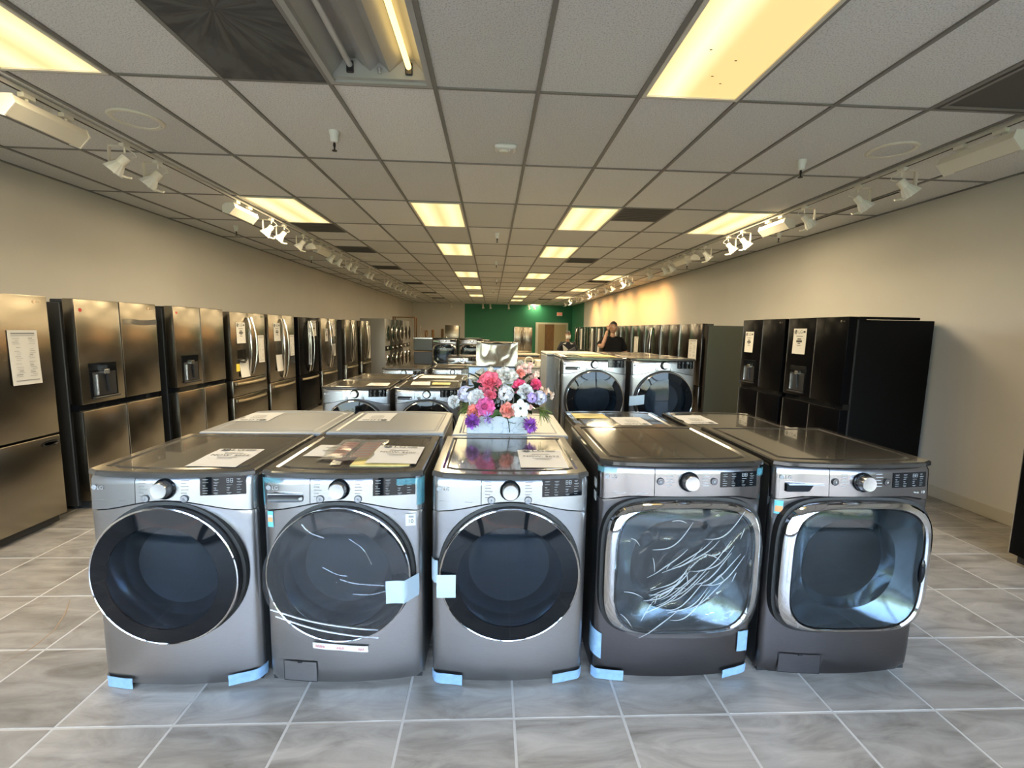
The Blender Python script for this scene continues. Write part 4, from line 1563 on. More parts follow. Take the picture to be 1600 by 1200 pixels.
m2.sheet(lambda u, v: (-.71 + .045 * u - .01 * v, 1.995 + .12 * v, .9925 + .010 * v), 3, 4)
m2.build('tape', 'bag', bag)

# --- second row, backs to the first: three white machines and two dark ones
wd = make_washer('std', 'white', False, d=.67)
WY = 3.31
wd.location, wd.rotation_euler = (-1.325, WY, 0), (0, 0, PI)
tag(wd, 'white dryer turned away, price sheet on its lid, behind the dryer beside the tile aisle', 'dryer', 'white machines turned to the back')
b = MB()
for x in (-.27, .27):
    for dx in (-.012, .012):
        b.lathe([(0, .682), (.004, .682), (.004, .680)], 8, 'Y', (x + dx, 0, .972))
b.build('back_screw', 'rubber', wd)
dup(wd, (-.618, WY + .02, 0), PI, 'white dryer turned away, price sheet on its lid, between the other two white machines')
dup(wd, (.118, WY - .02, 0), PI, 'white dryer turned away under the flower box')
sheet_of_paper('price_sheet', 'upside-down price sheet on the outermost white dryer by the fridge aisle', 'paper', [(-1.432, 2.944), (-1.639, 2.934), (-1.660, 3.230), (-1.455, 3.243)], .99, L3 + [('NOW', .5, .42, .034)])
sheet_of_paper('price_sheet', 'upside-down price sheet on the middle white dryer', 'paper', [(-.665, 2.981), (-.876, 2.971), (-.878, 3.26), (-.669, 3.27)], .99, L3 + [('NOW', .5, .42, .034)])
bd = make_washer('std', 'graphite', False, d=.60)
for ch in bd.children:
    n_ = ch.name.split('.')[0]
    if n_ in ('lid', 'cabinet'):
        ch.data.materials[0] = M['black_top' if n_ == 'lid' else 'black_side']
bd.location, bd.rotation_euler = (.905, 3.42, 0), (0, 0, PI)
tag(bd, 'dark dryer turned away with yellow leaflet on its lid, behind the film-wrapped dryer', 'dryer', 'dark machines turned to the back')
dup(bd, (1.665, 3.42, 0), PI, 'dark dryer turned away with one price sheet, behind the black steel washer')
sheet_of_paper('price_sheet', 'upside-down price sheet on the dark dryer behind the film-wrapped dryer', 'paper', [(1.080, 2.925), (.866, 2.920), (.862, 3.202), (1.082, 3.202)], .99, L3 + [('NOW', .5, .42, .034)])
sheet_of_paper('price_sheet', 'upside-down price sheet on the dark dryer behind the black steel washer', 'paper', [(1.561, 2.99), (1.345, 2.985), (1.355, 3.293), (1.575, 3.30)], .99, L3 + [('NOW', .5, .42, .034)])
sheet_of_paper('leaflet', 'yellow and white leaflet on the dark dryer behind the film-wrapped dryer', 'paper', [(.60, 3.34), (.84, 3.33), (.842, 3.15), (.60, 3.14)], .99, [], mark=False, paper='yellow_sheet')

# --- third and fourth rows
w = dup(w1, (-1.395, 4.73, 0), .03, 'graphite dryer with sky reflected in its display, row beyond the outermost white dryer', skip=('tape',))
w = dup(w2, (-.665, 4.77, 0), .03, 'graphite washer half hidden by flowers, row beyond the middle white dryer', skip=('tape', 'film', 'film_fold', 'sticker', 'label_strip', 'energy_label', 'panel_lettering'))
g = 'graphite machines turned to the back'
dup(w1, (-1.36, 6.12, 0), PI, 'graphite dryer turned away behind the one with sky in its display', g, skip=('tape',))
dup(w1, (-.64, 6.16, 0), PI, 'graphite dryer turned away with booklets on its lid', g, skip=('tape',))
w = dup(w2, (-1.34, 7.08, 0), .02, 'graphite washer far back, drawer handle showing, in the row before the leaning boards', skip=('tape', 'film', 'film_fold', 'sticker', 'label_strip', 'energy_label', 'panel_lettering'))
w = dup(w1, (-.61, 7.3, 0), .02, 'graphite dryer far back with bright knob, in front of the wrapped crate', skip=('tape',))
sheet_of_paper('price_sheet', 'price sheet on the dryer with sky in its display', 'paper', [(-1.33, 5.10), (-1.12, 5.11), (-1.09, 4.83), (-1.32, 4.82)], .99, [])
sheet_of_paper('price_sheet', 'price sheet beside a leaflet on the washer half hidden by flowers', 'paper', [(-.90, 5.27), (-.70, 5.28), (-.66, 4.94), (-.87, 4.93)], .99, L3)
sheet_of_paper('leaflet', 'cream leaflet beside the price sheet on the washer half hidden by flowers', 'paper', [(-.66, 5.2), (-.46, 5.2), (-.45, 5.0), (-.65, 5.0)], .99, [], mark=False, paper='yellow_sheet')
sheet_of_paper('leaflet', 'pale booklet spread on the back-turned dryer before the wrapped crate', 'paper', [(-.88, 6.0), (-.45, 6.0), (-.45, 5.65), (-.9, 5.65)], .99, [], mark=False)

# raised pair on pedestals
pd = make_pedestal()
pd.location = (1.075, 4.69, 0)
tag(pd, 'graphite drawer pedestal under the raised washer with yellow sheet on top', 'pedestal', 'drawer pedestals')
w = dup(w2, (1.075, 4.69, .345), 0, 'raised graphite washer with black round door and drawer handle, yellow sheet on top', skip=('tape', 'film', 'film_fold', 'sticker', 'label_strip', 'energy_label', 'panel_lettering'))
dup(pd, (1.81, 4.69, 0), 0, 'graphite drawer pedestal under the raised dryer with pale tape on its door')
w = dup(w1, (1.81, 4.69, .345), 0, 'raised graphite dryer with pale tape on its door, by the green-grey fridge side', skip=('tape',))
tp = MB()
tp.sheet(lambda u, v: (-.375 + .15 * u, -.105 + .05 * max(0, .4 - u), .50 + .10 * v + .02 * u), 8, 4)
tp = tag(tp.build('tape', 'white_tape', w, smooth=60), 'pale tape on the door edge')
m2 = MB()
m2.sheet(lambda u, v: (-.349 - .008 * (1 + noise.noise(Vector((u * 7, v * 8, 2)))), .02 + .64 * u, .03 + .94 * v), 18, 24)
wl = [o for o in COL.objects if o.get('label') == 'raised graphite washer with black round door and drawer handle, yellow sheet on top'][0]
tag(m2.build('film', 'film_heavy', wl, smooth=60), 'clear wrap on the side')
dup(pd, (1.00, 6.06, 0), PI, 'drawer pedestal under the pale raised machine turned away')
w = dup(wd, (1.00, 6.06, .345), PI, 'pale raised machine turned away behind the raised washer')
dup(pd, (1.74, 6.06, 0), PI, 'drawer pedestal under the raised graphite machine turned away')
dup(w1, (1.74, 6.06, .345), PI, 'raised graphite machine turned away behind the taped dryer', skip=('tape',))
sheet_of_paper('leaflet', 'yellow leaflet on the raised washer with the drawer handle', 'paper', [(.95, 5.25), (1.35, 5.24), (1.36, 4.83), (.98, 4.85)], 1.335, [], mark=False, paper='yellow_sheet')
sheet_of_paper('leaflet', 'white papers on the pale raised machine', 'paper', [(.75, 5.95), (1.25, 5.95), (1.25, 5.55), (.75, 5.55)], 1.335, [], mark=False)

# farther back
w = dup(w2, (-.66, 10.35, 0), 0, 'steel drawer washer beside the wrapped crate, in front of the tall black pair', skip=('tape', 'film', 'film_fold', 'sticker', 'label_strip', 'energy_label', 'panel_lettering'))
pb = make_pedestal(.745, .29, .72, 'black_side', 'black_steel')
pb.location = (-1.385, 13.6, 0)
tag(pb, 'black drawer pedestal under the tall black washer nearest the grey stack', 'pedestal', 'black drawer pedestals')
dup(w5, (-1.385, 13.6, .29), 0, 'tall black washer on a pedestal next to the grey boxed stack', skip=('energy_label',))
dup(pb, (-.59, 13.6, 0), 0, 'black drawer pedestal under the black dryer beside the wrapped crate')
dup(w4, (-.59, 13.6, .29), 0, 'black dryer on a pedestal partly hidden by the wrapped crate', skip=('tape', 'film', 'film_fold', 'tag'))

# wrapped crate with cardboard corner posts
cr = thing('wrapped_appliance', 'appliance wrapped in shiny clear plastic with brown cardboard corner posts', 'wrapped appliance', (.10, 8.0, 0))
MB().box(-.345, .345, .02, .70, .05, 1.36, .01).build('body', 'white_enamel', cr, smooth=0)
for x in (-1, 1):
    for y in (0, 1):
        xx, yy = x * .345, .02 + y * .68
        MB().box(min(xx, xx - x * .06) - (.02 if x < 0 else 0), max(xx, xx - x * .06) + (.02 if x > 0 else 0), yy - .03, yy + .03, .03, 1.33 - .05 * y, .004).build('corner_post', 'cardboard', cr, smooth=0)
MB().box(-.37, .37, -.01, .73, .0, .06, .004).build('base_tray', 'cardboard', cr, smooth=0)
MB().box(-.28, .28, -.012, .0, .93, 1.01, .003).build('cardboard_sleeve', 'cardboard', cr, smooth=0)
m2 = MB()
m2.sheet(lambda u, v: (-.36 + .72 * u, -.035 - .03 * (noise.noise(Vector((u * 2.2, v * 2.6, 3))) + .45 * (1 - abs(noise.noise(Vector((u * 3 + v * 3, v * 4 - u * 3, 8))))) ** 4), .06 + 1.33 * v - .06 * math.sin(u * PI) * v), 34, 46)
m2.build('film', 'foil', cr, smooth=60)
m2 = MB()
m2.sheet(lambda u, v: (-.36 + .72 * u, -.03 + .75 * v, 1.375 + .02 * noise.noise(Vector((u * 5, v * 5, 6)))), 16, 12)
m2.build('film_top', 'foil', cr, smooth=60)

# pale machines and stacks to the right of the crate
pw = dup(wd, (.68, 9.5, 0), 0, 'cream washer facing out right of the wrapped crate, papers stacked on top', skip=('back_screw',))
for k in range(3):
    s = MB().box(-.33, .33, -.28, .28, 0, .045 - .01 * k, .004).build('carton', ['cardboard', 'dark_plastic', 'board'][k], smooth=0)
    s.location = (.70, 9.95, .99 + [0, .046, .082][k])
    s.rotation_euler = (0, 0, [.02, -.05, .06][k])
    tag(s, ['flat brown carton at the bottom of the pile on the cream washer', 'thin dark tray in the middle of the pile on the cream washer', 'pale board on top of the pile on the cream washer'][k], 'carton')
dup(wd, (.88, 7.7, 0), .0, 'cream washer close behind the pale raised machine, facing the flowers', skip=('back_screw',))
hd = thing('hose_coil', 'coiled pale hose standing on the nearer cream washer', 'hose', (.66, 7.9, .99))
m2 = MB()
m2.tube([(.07 * math.cos(t * .35), .03 * math.sin(t * .9) * .3 + t * .0015, .075 + .07 * math.sin(t * .35)) for t in range(56)], .012, 6)
m2.build('coil', 'cream', hd)
bx = MB().box(-.12, .26, -.2, .2, 0, .09, .006).build('storage_box', 'cream', smooth=0)
bx.location = (.90, 7.95, .99)
tag(bx, 'cream storage box on the nearer cream washer beside the coiled hose', 'box')
MB().box(-.125, .265, -.205, .205, .075, .098, .004).build('box_lid', 'cream', bx, smooth=0)
dup(wd, (-.42, 15.6, .26), 0, 'white washer on a plinth just behind the black dryer by the wrapped crate', skip=('back_screw',))
tag(MB().box(-.77, -.07, 15.6, 16.3, 0, .26, .01).build('plinth', 'white_enamel', smooth=0), 'white plinth under the white washer behind the tall black pair', 'plinth')


# ------------------------------------------------------------------ refrigerators
def make_fridge(kind, finish, w=.915, h=1.79, d=.86, handles='curved'):
    """origin on the floor under the middle of the door face, doors towards -Y"""
    fm = {'steel': 'fridge_steel', 'dark': 'fridge_dark_steel', 'black': 'fridge_black'}[finish]
    sm = {'steel': 'fridge_side', 'dark': 'fridge_black_side', 'black': 'fridge_black_side'}[finish]
    root = thing('refrigerator', '', 'refrigerator')
    MB().box(-w / 2 + .006, w / 2 - .006, .115, d, .03, h - .03, .006).build('case', sm, root, smooth=0)
    m2 = MB()
    for a in (-1, 1):
        m2 = MB().box(a * (w / 2 - .06) - .045, a * (w / 2 - .06) + .045, .02, .20, h - .032, h - .004, .006)
        m2.build('hinge_cover', 'dark_plastic', root, smooth=0)
        MB().lathe([(0, -.004), (.012, -.004), (.012, 0)], 12, 'Z', (a * (w / 2 - .055), .05, h)).build('hinge_pin', 'chrome_soft', root)
    MB().box(-w / 2 + .03, w / 2 - .03, .04, .12, .02, .075).build('kick_plate', 'rubber', root, smooth=0)
    MB().box(-w / 2 + .012, w / 2 - .012, .088, .117, .08, h - .035).build('gasket', 'rubber', root, smooth=0)
    for a in (-1, 1):
        MB().lathe([(0, 0), (.025, 0), (.025, .012), (.012, .016), (.012, .04)], 10, 'Z', (a * (w / 2 - .08), .16, 0)).build('foot', 'rubber', root)

    def door(name, x0, x1, z0, z1):
        return MB().box(x0, x1, 0, .09, z0, z1, .007, 2).build(name, fm, root)

    def edge(parent, x, z0, z1):
        MB().box(x - .0025, x + .0025, -.0015, .01, z0 + .006, z1 - .006).build('edge_trim', 'chrome_soft', parent, smooth=0)

    def curved(parent, x, z0, z1, lean=0):
        pts = []
        for k in range(13):
            f = k / 12
            bowd = math.sin(f * PI)
            pts.append((x + lean * bowd, -.012 - .055 * bowd ** .7, z0 + (z1 - z0) * f))
        MB().tube(pts, .013, 8, flat=1.3).build('handle', 'handle', parent)

    def bar(parent, z, x0=None, x1=None, m='handle_bronze'):
        x0, x1 = x0 if x0 is not None else -w / 2 + .08, x1 if x1 is not None else w / 2 - .08
        pts = [(x0 + (x1 - x0) * k / 10, -.01 - .05 * math.sin(k / 10 * PI) ** .5, z - .0) for k in range(11)]
        MB().tube(pts, .015, 8, flat=1.4).build('handle', m, parent)

    def dispenser(parent, x0, x1, z0, z1):
        f = MB().box(x0, x1, -.006, .01, z0, z1, .004).build('dispenser', 'gloss_black', parent, smooth=0)
        a, b = x0 + .02, x1 - .02
        n = 12
        m2 = MB()
        m2.sheet(lambda u, v: (a + (b - a) * u, -.0075 + .0 * v, z0 + .02 + (z1 - z0 - .10) * v), 1, 1)
        m2.build('recess', 'dark_plastic', f, smooth=0)
        MB().tube([(a + .03, -.012, z1 - .10), (a + .03, -.012, z0 + .03)], .018, 10, flat=.4).build('recess_wall', 'chrome_soft', f)
        MB().box((a + b) / 2 - .02, (a + b) / 2 + .035, -.03, -.004, z1 - .10, z1 - .06, .004).build('spout', 'chrome_soft', f, smooth=0)
        MB().tube([((a + b) / 2 + .01, -.022, z1 - .10), ((a + b) / 2 + .03, -.012, z0 + .05)], .012, 8, flat=.5).build('lever', 'dark_plastic', f)
        MB().box(x0 + .01, x1 - .01, -.03, 0, z0 - .004, z0 + .012, .003).build('drip_tray', 'dark_plastic', f, smooth=0)

    g = .003
    if kind == 'four':          # two upper doors, dark grip band, two lower doors
        L = door('door', -w / 2, -g, .91, h)
        Rr = door('door', g, w / 2, .91, h)
        l2 = door('door', -w / 2, -g, .08, .855)
        r2 = door('door', g, w / 2, .08, .855)
        MB().box(-w / 2 + .004, w / 2 - .004, .03, .10, .85, .915).build('grip_band', 'gloss_black', root, smooth=0)
        for q, z0, z1 in ((L, .91, h), (l2, .08, .855)):
            edge(q, -w / 2 + .003, z0, z1)
        for q, z0, z1 in ((Rr, .91, h), (r2, .08, .855)):
            edge(q, g + .003, z0, z1)
        dispenser(L, -w / 2 + .09, -.085, .95, 1.255)
        lgp = Rr
    elif kind in ('french1', 'french2'):
        zd = .87 if kind == 'french2' else .72
        L = door('door', -w / 2, -g, zd, h)
        Rr = door('door', g, w / 2, zd, h)
        edge(L, -w / 2 + .003, zd, h)
        if handles == 'curved':
            curved(L, -.045, zd + .05, h - .06, -.03)
            curved(Rr, .045, zd + .05, h - .06, .03)
        if kind == 'french2':
            a = door('drawer', -w / 2, w / 2, .645, zd - .008)
            b = door('drawer', -w / 2, w / 2, .08, .637)
            bar(a, zd - .055)
            bar(b, .585)
        else:
            a = door('drawer', -w / 2, w / 2, .08, zd - .008)
            if handles == 'curved':
                bar(a, zd - .07)
        lgp = Rr
    elif kind == 'bottom':      # one wide door over a freezer drawer
        L = door('door', -w / 2, w / 2, .735, h)
        a = door('drawer', -w / 2, w / 2, .08, .72)
        MB().tube([(-w / 2 + .07, -.03, .76), (-w / 2 + .07, -.055, .80), (-w / 2 + .07, -.055, 1.2), (-w / 2 + .07, -.03, 1.24)], .014, 8).build('handle', 'handle', L)
        m2 = MB().loft([(.072, .024, 2, -.001), (.064, .018, 2, -.005), (.05, .010, 2, .0)], 24, w / 2 - .085, .665, cap1=True)
        m2.build('pull_recess', 'gloss_black', a)
        lgp = L
    m2 = MB()
    emblem(m2, None, w / 2 - .10, -.0012, h - .045, .012)
    put_text(m2, 'LG', w / 2 - .065, -.0012, h - .045, .024)
    m2.build('logo', 'chrome', lgp, smooth=0, normals=False)
    return root


def door_sheet(fr_, x0, x1, z0, z1, label, mark=True, m='paper', tilt=0., lines=True, name='price_sheet', off=.004, rz=None, curl=.006):
    """a letter sheet taped to an appliance front (local x, z of that appliance)"""
    cx, cz = (x0 + x1) / 2, (z0 + z1) / 2
    w_, h_ = x1 - x0, z1 - z0
    t = MB()
    t.sheet(lambda u, v: (-w_ / 2 + w_ * u, -off - curl * (1 - v) ** 2 * (.6 + .4 * math.sin(u * 3)), -h_ / 2 + h_ * v), 5, 8)
    s = t.build(name, m, None, smooth=60)
    fr_mat = Matrix.Translation(fr_.location) @ Matrix.Rotation(fr_.rotation_euler.z, 4, 'Z')
    s.matrix_world = fr_mat @ Matrix.Translation((cx, 0, cz)) @ Matrix.Rotation(tilt, 4, 'Y')
    tag(s, label, 'paper', 'sheets taped to refrigerator doors')
    if lines:
        m2 = MB()
        y = -off - .0016
        if mark:
            m3 = MB()
            emblem(m2, m3, -w_ * .33, y, h_ * .37, w_ * .12)
            m3.build('emblem_lines', m, s, smooth=0, normals=False)
            put_text(m2, 'LG', w_ * .04, y, h_ * .37, w_ * .27)
            rows_ = [(.22, .40, .38, .012), (.5, .5, .20, .006), (.5, .3, .09, .012), (.5, .44, -.0, .022), (.5, .2, -.08, .01), (.5, .3, -.16, .006)]
            m2.poly([(w_ * .26, y, h_ * .34), (w_ * .42, y, h_ * .34), (w_ * .42, y, h_ * .41), (w_ * .26, y, h_ * .41)])
            rows_ = rows_[1:]
        else:
            rr_ = random.Random(int(abs(cx * 1000)) + 7)
            rows_ = [(.5, .8, .44, .010), (.5, .8, .40, .003)] + [(c + rr_.uniform(-.05, .05), rr_.uniform(.12, .26), .35 - k * .033, rr_.choice([.002, .002, .003, .005])) for k in range(22) for c in (.27, .74) if rr_.random() < .8] + [(.5, .8, -.42, .006)]
        for u, ln, v, th in rows_:
            x = -w_ / 2 + w_ * u
            m2.poly([(x - ln * w_ / 2, y - curl * (.5 - v) ** 2, h_ * v - th / 2), (x + ln * w_ / 2, y - curl * (.5 - v) ** 2, h_ * v - th / 2),
                     (x + ln * w_ / 2, y - curl * (.5 - v) ** 2, h_ * v + th / 2), (x - ln * w_ / 2, y - curl * (.5 - v) ** 2, h_ * v + th / 2)])
        m2.build('print', 'grey_ink' if not mark else 'ink', s, smooth=0, normals=False)
    return s


LX = -3.40
f1 = make_fridge('bottom', 'steel')
f1.location, f1.rotation_euler = (LX, 3.225, 0), (0, 0, PI / 2)
tag(f1, 'steel refrigerator with one upper door, big printed sheet and oval pull in its freezer drawer', 'refrigerator')
door_sheet(f1, .14, .352, 1.14, 1.535, 'long printed energy sheet on the steel fridge with the oval drawer pull', mark=False, name='energy_sheet', curl=.01)
f2 = make_fridge('four', 'steel')
f2.location, f2.rotation_euler = (LX, 4.36, 0), (0, 0, PI / 2)
tag(f2, 'steel four-door refrigerator with dispenser, red dot and grey tape across its upper door', 'refrigerator')
f3 = dup(f2, (LX, 5.52, 0), PI / 2, 'steel four-door refrigerator with dispenser, without tape, next to the curved-handle ones')
for q in f2.children:
    if q.name.startswith('door') and q.data.vertices[0].co.z > 1:
        pass
s = MB().lathe([(.016, -.0008), (0, -.001)], 12, 'Y', (-.40, 0, 1.70)).build('dot_sticker', 'red_ink', f2)
s = MB().lathe([(.013, -.0008), (0, -.001)], 12, 'Y', (-.40, 0, 1.72)).build('dot_sticker', 'red_ink', f3)
m2 = MB()
m2.sheet(lambda u, v: (.03 + .43 * u, -.003 - .002 * math.sin(u * 17), 1.585 + .05 * v + .004 * math.sin(u * 8)), 16, 3)
tag(m2.build('tape', 'bag', f2, smooth=60), 'wrinkled grey tape across the door')
MB().box(.458, .46, .02, .075, 1.56, 1.64).build('sticker', 'paper', f2, smooth=0)

f4 = make_fridge('french2', 'steel', .92, 1.77)
f4.location, f4.rotation_euler = (LX, 6.58, 0), (0, 0, PI / 2)
tag(f4, 'steel french-door refrigerator with two drawers and a yellow label by its dispenser pouch', 'refrigerator')
door_sheet(f4, -.325, -.105, 1.355, 1.635, 'price sheet on the two-drawer french-door fridge')
door_sheet(f4, -.28, -.055, .89, 1.13, 'blank white sheet folded under the dispenser pouch of the two-drawer fridge', lines=False, curl=.03, name='leaflet')
s = MB().box(-.36, -.28, -.004, .0, .98, 1.08).build('sticker', 'yellow', f4, smooth=0)
s = MB().box(-.31, -.12, -.008, .0, 1.15, 1.27, .003).build('dispenser_panel', 'fridge_dark_steel', f4, smooth=0)
MB().tube([(-.30, -.01, 1.12), (-.2, -.03, 1.10), (-.1, -.01, 1.14)], .018, 6).build('dispenser_spout', 'dark_plastic', f4)
door_sheet(f4, .23, .40, 1.06, 1.455, 'printed energy sheet on the two-drawer french-door fridge', mark=False, name='energy_sheet')
f5 = make_fridge('french1', 'steel', .92, 1.77)
f5.location, f5.rotation_euler = (LX, 7.60, 0), (0, 0, PI / 2)
tag(f5, 'steel french-door refrigerator with one drawer, just before the glossy black one', 'refrigerator')
door_sheet(f5, -.30, -.08, 1.36, 1.64, 'price sheet on the french-door fridge just before the glossy black one')
door_sheet(f5, -.25, -.04, .88, 1.14, 'blank white sheet on the french-door fridge just before the glossy black one', lines=False, curl=.03, name='leaflet')
door_sheet(f5, .26, .42, 1.10, 1.45, 'energy sheet on the french-door fridge just before the glossy black one', mark=False, name='energy_sheet')
f6 = make_fridge('french1', 'black', .92, 1.76)
f6.location, f6.rotation_euler = (LX, 8.69, 0), (0, 0, PI / 2)
tag(f6, 'glossy black french-door refrigerator between steel ones, handle wrapped in pale foam', 'refrigerator')
MB().tube([(-.10, -.05, .9), (-.14, -.075, 1.3), (-.10, -.05, 1.68)], .03, 8).build('foam_wrap', 'bag', f6)
door_sheet(f6, .12, .34, 1.42, 1.71, 'price sheet on the glossy black french-door fridge')
f7 = dup(f5, (LX, 9.76, 0), PI / 2, 'steel french-door refrigerator just behind the glossy black one')
door_sheet(f7, -.26, -.10, 1.3, 1.56, 'price sheet on the fridge just behind the glossy black one')
door_sheet(f7, .16, .34, 1.4, 1.66, 'small sheet high on the far door of the fridge just behind the glossy black one', mark=False, name='energy_sheet')
door_sheet(f7, .16, .34, .98, 1.24, 'blank sheet low on the far door of the fridge just behind the glossy black one', lines=False, name='leaflet')
f8 = dup(f5, (LX, 11.3, 0), PI / 2, 'steel french-door refrigerator with bare doors near the stacked laundry towers')
f9 = dup(f5, (LX, 12.6, 0), PI / 2, 'last steel french-door refrigerator before the white laundry tower')
door_sheet(f9, .16, .38, .75, 1.65, 'long white wrapping sheet on the last steel fridge before the laundry towers', lines=False, name='leaflet')

# right wall
RX = 3.55
r1 = make_fridge('four', 'black', .915, 1.80, .90)
r1.location, r1.rotation_euler = (RX, 4.87, 0), (0, 0, -PI / 2)
tag(r1, 'big black four-door refrigerator with plain black side, the front one of the black pair', 'refrigerator')
door_sheet(r1, -.355, -.135, 1.39, 1.68, 'price sheet on the front one of the black fridge pair')
MB().box(.40, .475, .10, .72, 1.775, 1.80, .004).build('hinge_cover', 'fridge_black_side', r1, smooth=0)
r2 = dup(r1, (RX, 5.86, 0), -PI / 2, 'black four-door refrigerator, the rear one of the black pair', skip=())
door_sheet(r2, -.38, -.18, 1.36, 1.64, 'price sheet on the rear one of the black fridge pair')
r0 = make_fridge('four', 'black', .915, 1.80, .74)
r0.location, r0.rotation_euler = (3.735, 2.49, 0), (0, 0, -PI / 2)
tag(r0, 'black refrigerator edge cut by the frame, alone on the tile by the wall', 'refrigerator')
KINDS = ['steel refrigerator with green-grey side and printed sheet, behind the taped raised dryer', 'steel refrigerator second behind the green-grey side',
         'steel french-door refrigerator with curved handles behind the green-grey side', 'steel refrigerator with a printed sheet, beside the man in black']
fa = make_fridge('french1', 'dark', .915, 1.77, .86, handles='none')
for ch in fa.children:
    if ch.name.startswith('case'):
        ch.data.materials[0] = M['fridge_green_side']
fa.location, fa.rotation_euler = (RX - .05, 7.93, 0), (0, 0, -PI / 2)
tag(fa, KINDS[0], 'refrigerator')
door_sheet(fa, -.02, .30, 1.14, 1.50, 'printed sheet on the fridge with the green-grey side', mark=False, name='energy_sheet')
fb = dup(fa, (RX - .05, 8.88, 0), -PI / 2, KINDS[1])
fc = make_fridge('french1', 'dark', .915, 1.77)
fc.location, fc.rotation_euler = (RX - .05, 9.86, 0), (0, 0, -PI / 2)
tag(fc, KINDS[2], 'refrigerator')
fd = dup(fa, (RX - .05, 10.85, 0), -PI / 2, KINDS[3])
door_sheet(fd, -.2, .1, 1.1, 1.5, 'printed sheet on the fridge beside the man in black', mark=False, name='energy_sheet')
for i in range(8):
    src = [fa, fc, fa][i % 3]
    q = dup(src, (RX - .05, 11.85 + i * .97, 0), -PI / 2, 'dark steel refrigerator in the far row, %s beyond the one beside the man in black' % ORD[i])
    q['group'] = 'far row of steel refrigerators'
    if i in (1, 3, 4, 6):
        MB().box(-.12, .10, -.02, -.002, .9, 1.7, .004).build('wrap_sheet', 'paper', q, smooth=0)


# ------------------------------------------------------------------ laundry towers
def make_tower(m, ring, w=.70, h=1.88, d=.76):
    t = thing('laundry_tower', '', 'laundry tower')
    MB().box(-w / 2, w / 2, .0, d, .03, h, .012, 2).build('body', m, t)
    MB().box(-w / 2 + .03, w / 2 - .03, .02, .1, 0, .035).build('kick_plate', 'rubber', t, smooth=0)
    for z in (.50, 1.42):
        dr = MB().loft([(.27, .27, 2, .0), (.275, .275, 2, -.03), (.26, .26, 2, -.045), (.235, .235, 2, -.045)], 36, 0, z).build('door', ring, t)
        MB().loft([(.236, .236, 2, -.042), (.15, .15, 2, -.055), (.01, .01, 2, -.06)], 36, 0, z, cap1=True).build('door_glass', 'gloss_black', dr)
    p = MB().box(-w / 2 + .04, w / 2 - .04, -.012, .01, .88, 1.03, .006).build('control_panel', 'gloss_black', t, smooth=0)
    MB().lathe([(.05, -.012), (.045, -.035), (0, -.037)], 20, 'Y', (0, 0, .955)).build('knob', 'chrome_soft', p)
    return t


TWX = -3.30
tw = make_tower('white_enamel', 'chrome_soft')
tw.location, tw.rotation_euler = (TWX, 14.68, 0), (0, 0, PI / 2)
tag(tw, 'white stacked laundry tower, its white side right behind the last steel fridge', 'laundry tower')
td = make_tower('black_side', 'chrome_soft')
td.location, td.rotation_euler = (TWX, 15.42, 0), (0, 0, PI / 2)
tag(td, 'black stacked laundry tower directly behind the first white one', 'laundry tower')
dup(td, (TWX, 16.14, 0), PI / 2, 'black stacked laundry tower, the middle of three')
dup(td, (TWX, 16.86, 0), PI / 2, 'black stacked laundry tower, the last of three before the white one')
dup(tw, (TWX, 17.62, 0), PI / 2, 'white stacked laundry tower inside the thin brown frame')
dup(tw, (TWX, 18.36, 0), PI / 2, 'white stacked laundry tower farthest back by the thin brown frame')
fr_ = thing('rack_frame', 'thin brown upright frame around the far white laundry tower', 'rack', (TWX + .05, 18.9, 0))
for (x, y) in ((-.75, -.05), (.12, -.05), (.12, .35), (-.75, .35)):
    MB().box(x - .02, x + .02, y - .02, y + .02, 0, 2.02).build('post', 'wood_door', fr_, smooth=0)
MB().box(-.77, .14, -.07, .37, 2.02, 2.06).build('top_board', 'wood_door', fr_, smooth=0)
for i in range(4):
    a = .16
    b = MB().box(-.012, .012, -.25, .25, 0, 1.75 - .09 * i, .003).build('leaning_board', ['board', 'cardboard', 'wood_door', 'board'][i], smooth=0)
    b.location = (-2.84 + .07 * i + .16, 19.0 + .04 * i, 0)
    b.rotation_euler = (0, -a, .15)
    tag(b, ['tall pale board leaning nearest the white laundry tower', 'brown cardboard sheet leaning second from the laundry tower', 'dark wooden panel leaning third from the laundry tower', 'short pale board leaning on the outside of the group'][i], 'board', 'boards leaning by the laundry towers')
for i, (z, hh, mm, lab) in enumerate(((0, .45, 'fridge_side', 'grey boxed appliance at the bottom of the far stack by the leaning boards'), (.45, .44, 'graphite_side', 'grey boxed appliance in the middle of the far stack'),
                                      (.89, .42, 'fridge_green_side', 'grey boxed appliance on top of the far stack with a plastic sheet'))):
    s = thing('boxed_appliance', lab, 'boxed appliance', (-2.05, 15.0, z))
    MB().box(-.42, .42, -.35, .35, 0.01, hh - .03, .01).build('box', mm, s, smooth=0)
    MB().box(-.43, .43, -.36, .36, hh - .035, hh, .004).build('cover', 'chrome_soft' if i == 2 else 'cardboard', s, smooth=0)
for i, x in enumerate((-2.9, -2.62, -2.2)):
    s = MB().lathe([(0, 0), (.06, 0), (.06, 1.5 + .04 * i), (.045, 1.52 + .04 * i), (0, 1.52 + .04 * i)], 10).build('carpet_roll', 'wood_door')
    s.location = (x, 20.6, 0)
    tag(s, 'brown upright roll against the beige back wall, %s from the laundry towers' % ORD[i], 'roll', 'upright brown rolls')

